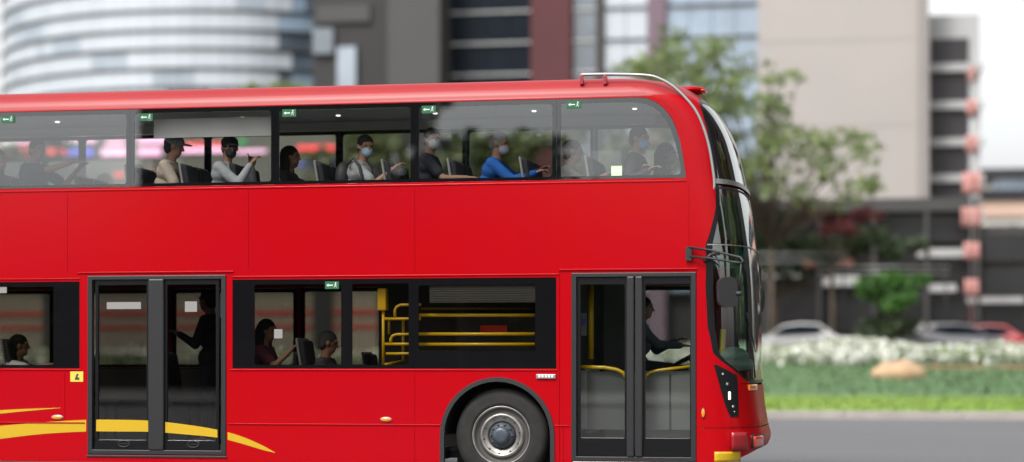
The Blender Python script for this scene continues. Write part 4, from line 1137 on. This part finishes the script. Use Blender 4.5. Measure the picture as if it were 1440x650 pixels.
for (a_, c_) in ((1380, 1450), (1456, 1530), (1536, 1610)):
    hb(a_, c_, 330, 368, 'shop', 1.0, 'window'); hb(a_, c_, 378, 420, 'shop', 1.0, 'window'); hb(a_, c_, 428, 475, 'shop', .9, 'window')
for (a_, c_, p0, p1) in ((1290, 1362, 350, 361), (1060, 1125, 376, 390), (1155, 1210, 388, 402), (1300, 1345, 400, 410), (1360, 1440, 418, 426), (1280, 1345, 455, 467)):
    hb(a_, c_, p0, p1, 'slab', .5, 'fascia_panel')
hb(1130, 1200, 352, 375, mat('brick_red', (.16, .06, .045), .8), .7, 'brick_panel')
for px in (1077, 1153, 1229, 1303, 1375, 1453, 1533):
    b = MB(); blk(b, px - 3, px + 3, 296 if px < 1370 else 322, 0, Yq + .4, M['concrete'], .5, 1.1); b.build('column', t_)
# made-up thin bars on posts in place of long blurred streaks
t_ = empty('streak_bars'); tag(t_, 'pair of long thin pale bars made up for blurred streaks beside the bus mirrors', 'streak_bars')
b = MB(); Y_ = 57.5
for (a_, c_, py) in ((1040, 1190, 357), (1040, 1190, 368)): b.tube([pa(a_, py, Y_), pa(c_, py, Y_)], .035, M['alu'], 8)
b.build('rail', t_)
b = MB()
for px in (1062, 1186): b.tube([pa(px, 355, Y_), (W(px, 0, Y_)[0], Y_, 1.15)], .03, M['plastic'], 8)
b.build('post', t_)
t_ = empty('streak_bars'); tag(t_, 'pair of long thin pale bars made up for blurred streaks above the vivid green round tree', 'streak_bars')
b = MB(); Y_ = 59
for (a_, c_, py) in ((1150, 1335, 375), (1150, 1335, 384)): b.tube([pa(a_, py, Y_), pa(c_, py, Y_)], .035, M['alu'], 8)
b.build('rail', t_)
b = MB()
for px in (1155, 1330): b.tube([pa(px, 373, Y_), (W(px, 0, Y_)[0], Y_, 1.15)], .03, M['plastic'], 8)
b.build('post', t_)
# red banners on a pole
t_ = empty('banner_pole', (W(1366, 0, 62)[0], 62, 1.15)); tag(t_, 'mast with a column of red banners near the right edge', 'banner pole')
ox, oy, oz = t_.location
b = MB(); b.tube([(0, 0, 0), (0, 0, W(1366, 85, 62)[1] - oz)], .05, M['alu'], 10); b.build('mast', t_)
M['banner'] = mat('faded_red_banner', (.50, .24, .22), .8, var=.15)
for py, hw, hh in ((105, 6, 11), (152, 7, 11), (203, 8, 12), (258, 13, 15), (306, 14, 14), (353, 11, 12), (404, 10, 11)):
    b = MB(); xa, za = W(1366 - hw, py - hh, 62); xb, zb_ = W(1366 + hw, py + hh, 62)
    def fb(u, v): return (xa - ox + (xb - xa) * u, -.07 + .05 * math.sin(u * 9 + py), zb_ - oz + (za - zb_) * v)
    b.grid(fb, 12, 3, M['banner']); b.build('banner', t_, solid=.01)
# pavilion with two red bands seen through the lower windows
t_ = empty('pavilion'); tag(t_, 'beige pavilion with two thin red bands, seen through the lower bus windows', 'building')
Yk = 50.5
b = MB(); blk(b, -250, 530, 392, 0, Yk + 1, wall_mat('pavilion_beige', (.24, .21, .175)), 5, 1.0); b.build('wall', t_)
b = MB(); blk(b, -255, 535, 384, 392, Yk + .6, M['concrete'], 6); b.build('roof', t_)
for py in (441, 460.5): 
    b = MB(); blk(b, -250, 530, py - 1.2, py + 1.2, Yk + .95, mat('red_band', (.42, .03, .02), .5), .06); b.build('red_band', t_)
for px in (60, 300, 440): b = MB(); blk(b, px, px + 26, 405, 0, Yk + .9, M['ledge'], .1, 1.1); b.build('doorway', t_)
# shop building with lit signs, seen through the upper windows
t_ = empty('signboard_building'); tag(t_, 'low building with lit pink, red and blue signs seen through the rear upper windows', 'building')
Ys = 66.0
b = MB(); blk(b, -250, 500, 168, 0, Ys, wall_mat('olive_wall', (.16, .16, .13)), 10, 1.1); b.build('wall', t_)
def lit(n_, c, e): return mat('lit_' + n_, c, .5, emis=c, estr=e)
LP_, LR_, LB_, LGn, LO_ = lit('pink', (.95, .55, .75), 1.0), lit('red', (.95, .08, .08), .9), lit('blue', (.15, .18, .75), .8), lit('green', (.04, .4, .12), .6), lit('orange', (.9, .25, .1), .7)
def sg(px0, px1, py0, py1, mm, nbar=0):
    b = MB(); blk(b, px0, px1, py0, py1, Ys - .12, mm, .12); b.build('lit_sign', t_, bevel=.03)
sg(-60, 40, 194, 201, LP_); sg(70, 134, 190, 200, LP_); sg(148, 176, 198, 203, LP_); sg(22, 44, 191, 194, LO_); sg(160, 180, 190, 194, LO_)
sg(-80, 46, 210, 221, LR_); sg(66, 92, 210, 219, LR_); sg(93, 130, 210, 219, LB_); sg(142, 178, 209, 219, LP_); sg(-40, 22, 203, 206, LGn); sg(70, 110, 201, 204, LGn)
sg(194, 236, 191, 202, LP_); sg(194, 226, 208, 219, LP_); sg(254, 330, 208, 214, LP_); sg(258, 316, 202, 205, LR_); sg(332, 374, 211, 215, LP_); sg(336, 345, 196, 203, LGn)
sg(418, 470, 205, 211, LR_); sg(420, 478, 226, 232, LB_); sg(486, 520, 229, 233, LP_); sg(160, 215, 244, 247, LR_); sg(262, 290, 246, 249, LR_)
# parked cars behind the flowers
def car(px, Y, paint, label, L=4.4, face=1):
    x0 = W(px, 0, Y)[0]; r0 = empty('parked_car', (x0, Y, prof(Y)), 0 if face > 0 else PI); tag(r0, label, 'car', 'cars parked behind the flower bed')
    pr = [(-2.2, .35), (-2.2, .75), (-2.1, .92), (-1.5, 1.0), (-.95, 1.38), (-.3, 1.46), (.35, 1.42), (1.0, .98), (1.75, .88), (2.12, .72), (2.2, .5), (2.15, .3)]
    b = MB(); v = []; 
    for y_, sc_ in ((-.86, 1), (.86, 1)):
        for (x_, z_) in pr: v.append((x_, y_ * (1 if z_ < 1.0 else .82), z_))
    n = len(pr); f_ = [tuple(range(n)), tuple(range(n, 2 * n))[::-1]] + [(k, (k + 1) % n, n + (k + 1) % n, n + k) for k in range(n)]
    b.add(v, f_, paint); b.build('body', r0, bevel=.05)
    gl_ = [(-1.35, 1.02), (-.92, 1.32), (-.3, 1.39), (.3, 1.35), (.85, 1.01)]
    for s_ in (-1, 1): b = MB(); b.plate([(x_, z_) for x_, z_ in gl_], [], s_ * .80 - .01, .02, M['gl_dark']); b.build('window', r0)
    for x_ in (-1.35, 1.35):
        for y_ in (-.84, .66):
            w3 = empty('wheel', (x_, y_, .32), 0, r0); b = MB(); b.lathe([(.001, 0), (.2, 0), (.31, .02), (.32, .09), (.31, .18), (.2, .19), (.001, .19)], M['tyre'], n=20); b.build('tyre', w3)
            b = MB(); b.lathe([(.001, -.012), (.19, -.006), (.2, .01)], M['alu'], n=16); b.build('rim', w3)
    for y_ in (-.6, .6): b = MB(); b.ball((2.14, y_, .65), (.06, .16, .07), M['lens']); b.build('headlight', r0)
    for y_ in (-.65, .65): b = MB(); b.ball((-2.17, y_, .8), (.05, .14, .08), M['redlens']); b.build('tail_light', r0)
    return r0
car(1140, 56.5, mat('paint_white', (.3, .3, .3), .3, coat=1), 'pale grey parked car just right of the bus windscreen behind the flowers')
car(1330, 58.5, mat('paint_grey', (.10, .10, .11), .3, coat=1), 'grey parked car behind the flowers right of the vivid green round tree', face=-1)
car(1400, 61.5, mat('paint_red', (.35, .02, .03), .3, coat=1), 'dark red parked car at the right behind the flowers')
# tan boulder at the top of the bank, and an orange-edged path
b = MB(); x, z = W(1266, 512, 46); rb = random.Random(4)
b.ball((0, 0, 0), (.85, .5, .38), mat('tan_stone', (.50, .33, .20), .85, var=.25, vscale=3, bump=.5, bscale=8), 20, 14)
b.v = [(q[0] * (1 + .1 * math.sin(q[2] * 9 + q[0] * 5)), q[1], q[2] * (1 + .08 * math.sin(q[0] * 8))) for q in b.v]
o = b.build('boulder'); o.location = (x, 46, prof(46) + .17); tag(o, 'rounded tan boulder on the green bank below the white flowers', 'boulder')
b = MB(); xa, z = W(1300, 516, 49.2); b.box(xa, xa + 18, 49.1, 49.3, z - .12, z + .03, M['kerb']); b.box(xa, xa + 18, 49.08, 49.1, z - .02, z + .02, mat('orange_edge', (.6, .2, .06), .7)); o = b.build('edging'); tag(o, 'low edging with an orange strip between bank and flowers at the right', 'edging')

# ---- the opposite side of the avenue, behind the viewer (it is mirrored in the bus windows)
ob = bld('office_block', 'dark office block across the avenue, mirrored in the middle windows')
b = MB(); b.box(-27, -19.5, -72, -60, .1, 30, M['concrete_d']); b.build('wall', ob)
for i in range(8):
    b = MB(); b.box(-26.6, -19.9, -60, -59.9, 2 + i * 3.4, 4.4 + i * 3.4, M['gl_dark']); b.build('window', ob)
ob = bld('low_terrace', 'low dark terrace of buildings across the avenue, mirrored in the lower windows')
b = MB(); b.box(-90, 60, -74, -62, .1, 7.2, M['concrete_d']); b.build('wall', ob)
for i, (x, h_) in enumerate(((-17.3, 13.5), (-12.8, 10.4), (-8, 8.0), (0, 5.6), (6, 6.5), (-31, 6.6), (-37, 6.2), (13, 6.0), (22, 6.5))):
    R_ = random.Random(60 + i); cl = [(R_.uniform(-2.4, 2.4), R_.uniform(-1.5, 1.5), h_ - 1.3 - abs(R_.gauss(0, 2.2)), R_.uniform(1.1, 1.6)) for _ in range(22)]
    tree('street_tree', (x, -56, .12), [(a_, b_, max(c_, 2), d_) for a_, b_, c_, d_ in cl], LD, 'street tree on the pavement across the avenue, %s from the office block' % ['first', 'second', 'third', 'fourth', 'fifth', 'first to the left', 'second to the left', 'sixth', 'seventh'][i], group='street trees across the avenue', n=60, size=.34, seed=70 + i)

# unseen buildings and trees added ahead of the bus to shape its windscreen reflections
ob = bld('reflection_building', 'tall dark unseen building added ahead of the bus to darken its windscreen reflections')
b = MB(); b.box(16, 62, 29, 48, .1, 38, M['concrete_d']); b.build('wall', ob)
for i in range(9):
    b = MB(); b.box(16.6, 61.4, 28.9, 29, 2 + i * 4, 4.6 + i * 4, M['gl_dark']); b.build('window', ob)
ob = bld('reflection_building', 'second tall dark unseen building added further ahead for the windscreen reflections')
b = MB(); b.box(66, 130, 27, 48, .1, 34, M['concrete_d']); b.build('wall', ob)
for i in range(8):
    b = MB(); b.box(66.6, 129.4, 26.9, 27, 2 + i * 4, 4.6 + i * 4, M['gl_dark']); b.build('window', ob)
for i, (x, y, h_) in enumerate(((30, -10, 13), (44, 6, 14), (36, 20, 14), (24, 23, 12))):  # trees added out of view to give the windscreen a green reflection
    R_ = random.Random(90 + i); cl = [(R_.uniform(-4.5, 4.5), R_.uniform(-4.5, 4.5), h_ - 2 - abs(R_.gauss(0, 3)), R_.uniform(1.5, 2.4)) for _ in range(26)]
    tree('reflection_tree', (x, y, 0), [(a_, b_, max(c_, 3.5), d_) for a_, b_, c_, d_ in cl], LG, '%s large unseen tree added ahead of the bus for its green windscreen reflection' % ['first', 'second', 'third', 'fourth'][i], group='unseen trees added for the windscreen reflections', n=40, size=.5, seed=95 + i)
# ------------------------------------------------------------------ light
SE, SR = math.radians(52), math.radians(205)
wd = bpy.data.worlds.new('World'); sc.world = wd; wd.use_nodes = True; t = wd.node_tree
bg = t.nodes['Background']; sk_ = t.nodes.new('ShaderNodeTexSky'); sk_.sky_type = 'NISHITA'; sk_.sun_disc = False
sk_.sun_elevation = SE; sk_.sun_rotation = SR; sk_.dust_density = 4.0; sk_.air_density = 1.0; sk_.ozone_density = 1.0
hs = t.nodes.new('ShaderNodeHueSaturation'); hs.inputs['Saturation'].default_value = 0.10
t.links.new(sk_.outputs[0], hs.inputs['Color']); t.links.new(hs.outputs[0], bg.inputs['Color']); bg.inputs['Strength'].default_value = 0.15
sl = bpy.data.lights.new('sun', 'SUN'); sl.energy = 1.2; sl.angle = math.radians(12); sl.color = (1, .96, .9)
so = bpy.data.objects.new('sun', sl); col.objects.link(so)
# sun direction: azimuth SR in Blender's sky convention (clockwise from +Y)
d = Vector((math.sin(SR) * math.cos(SE), math.cos(SR) * math.cos(SE), math.sin(SE)))
so.rotation_euler = d.to_track_quat('Z', 'Y').to_euler()
vs = sc.view_settings; vs.view_transform = 'Standard'; vs.look = 'None'; vs.gamma = 1; vs.use_curve_mapping = False; vs.exposure = 0.95
sc.cycles.max_bounces = 10; sc.cycles.transparent_max_bounces = 24; sc.cycles.glossy_bounces = 4; sc.cycles.diffuse_bounces = 3
sc.cycles.sample_clamp_indirect = 6
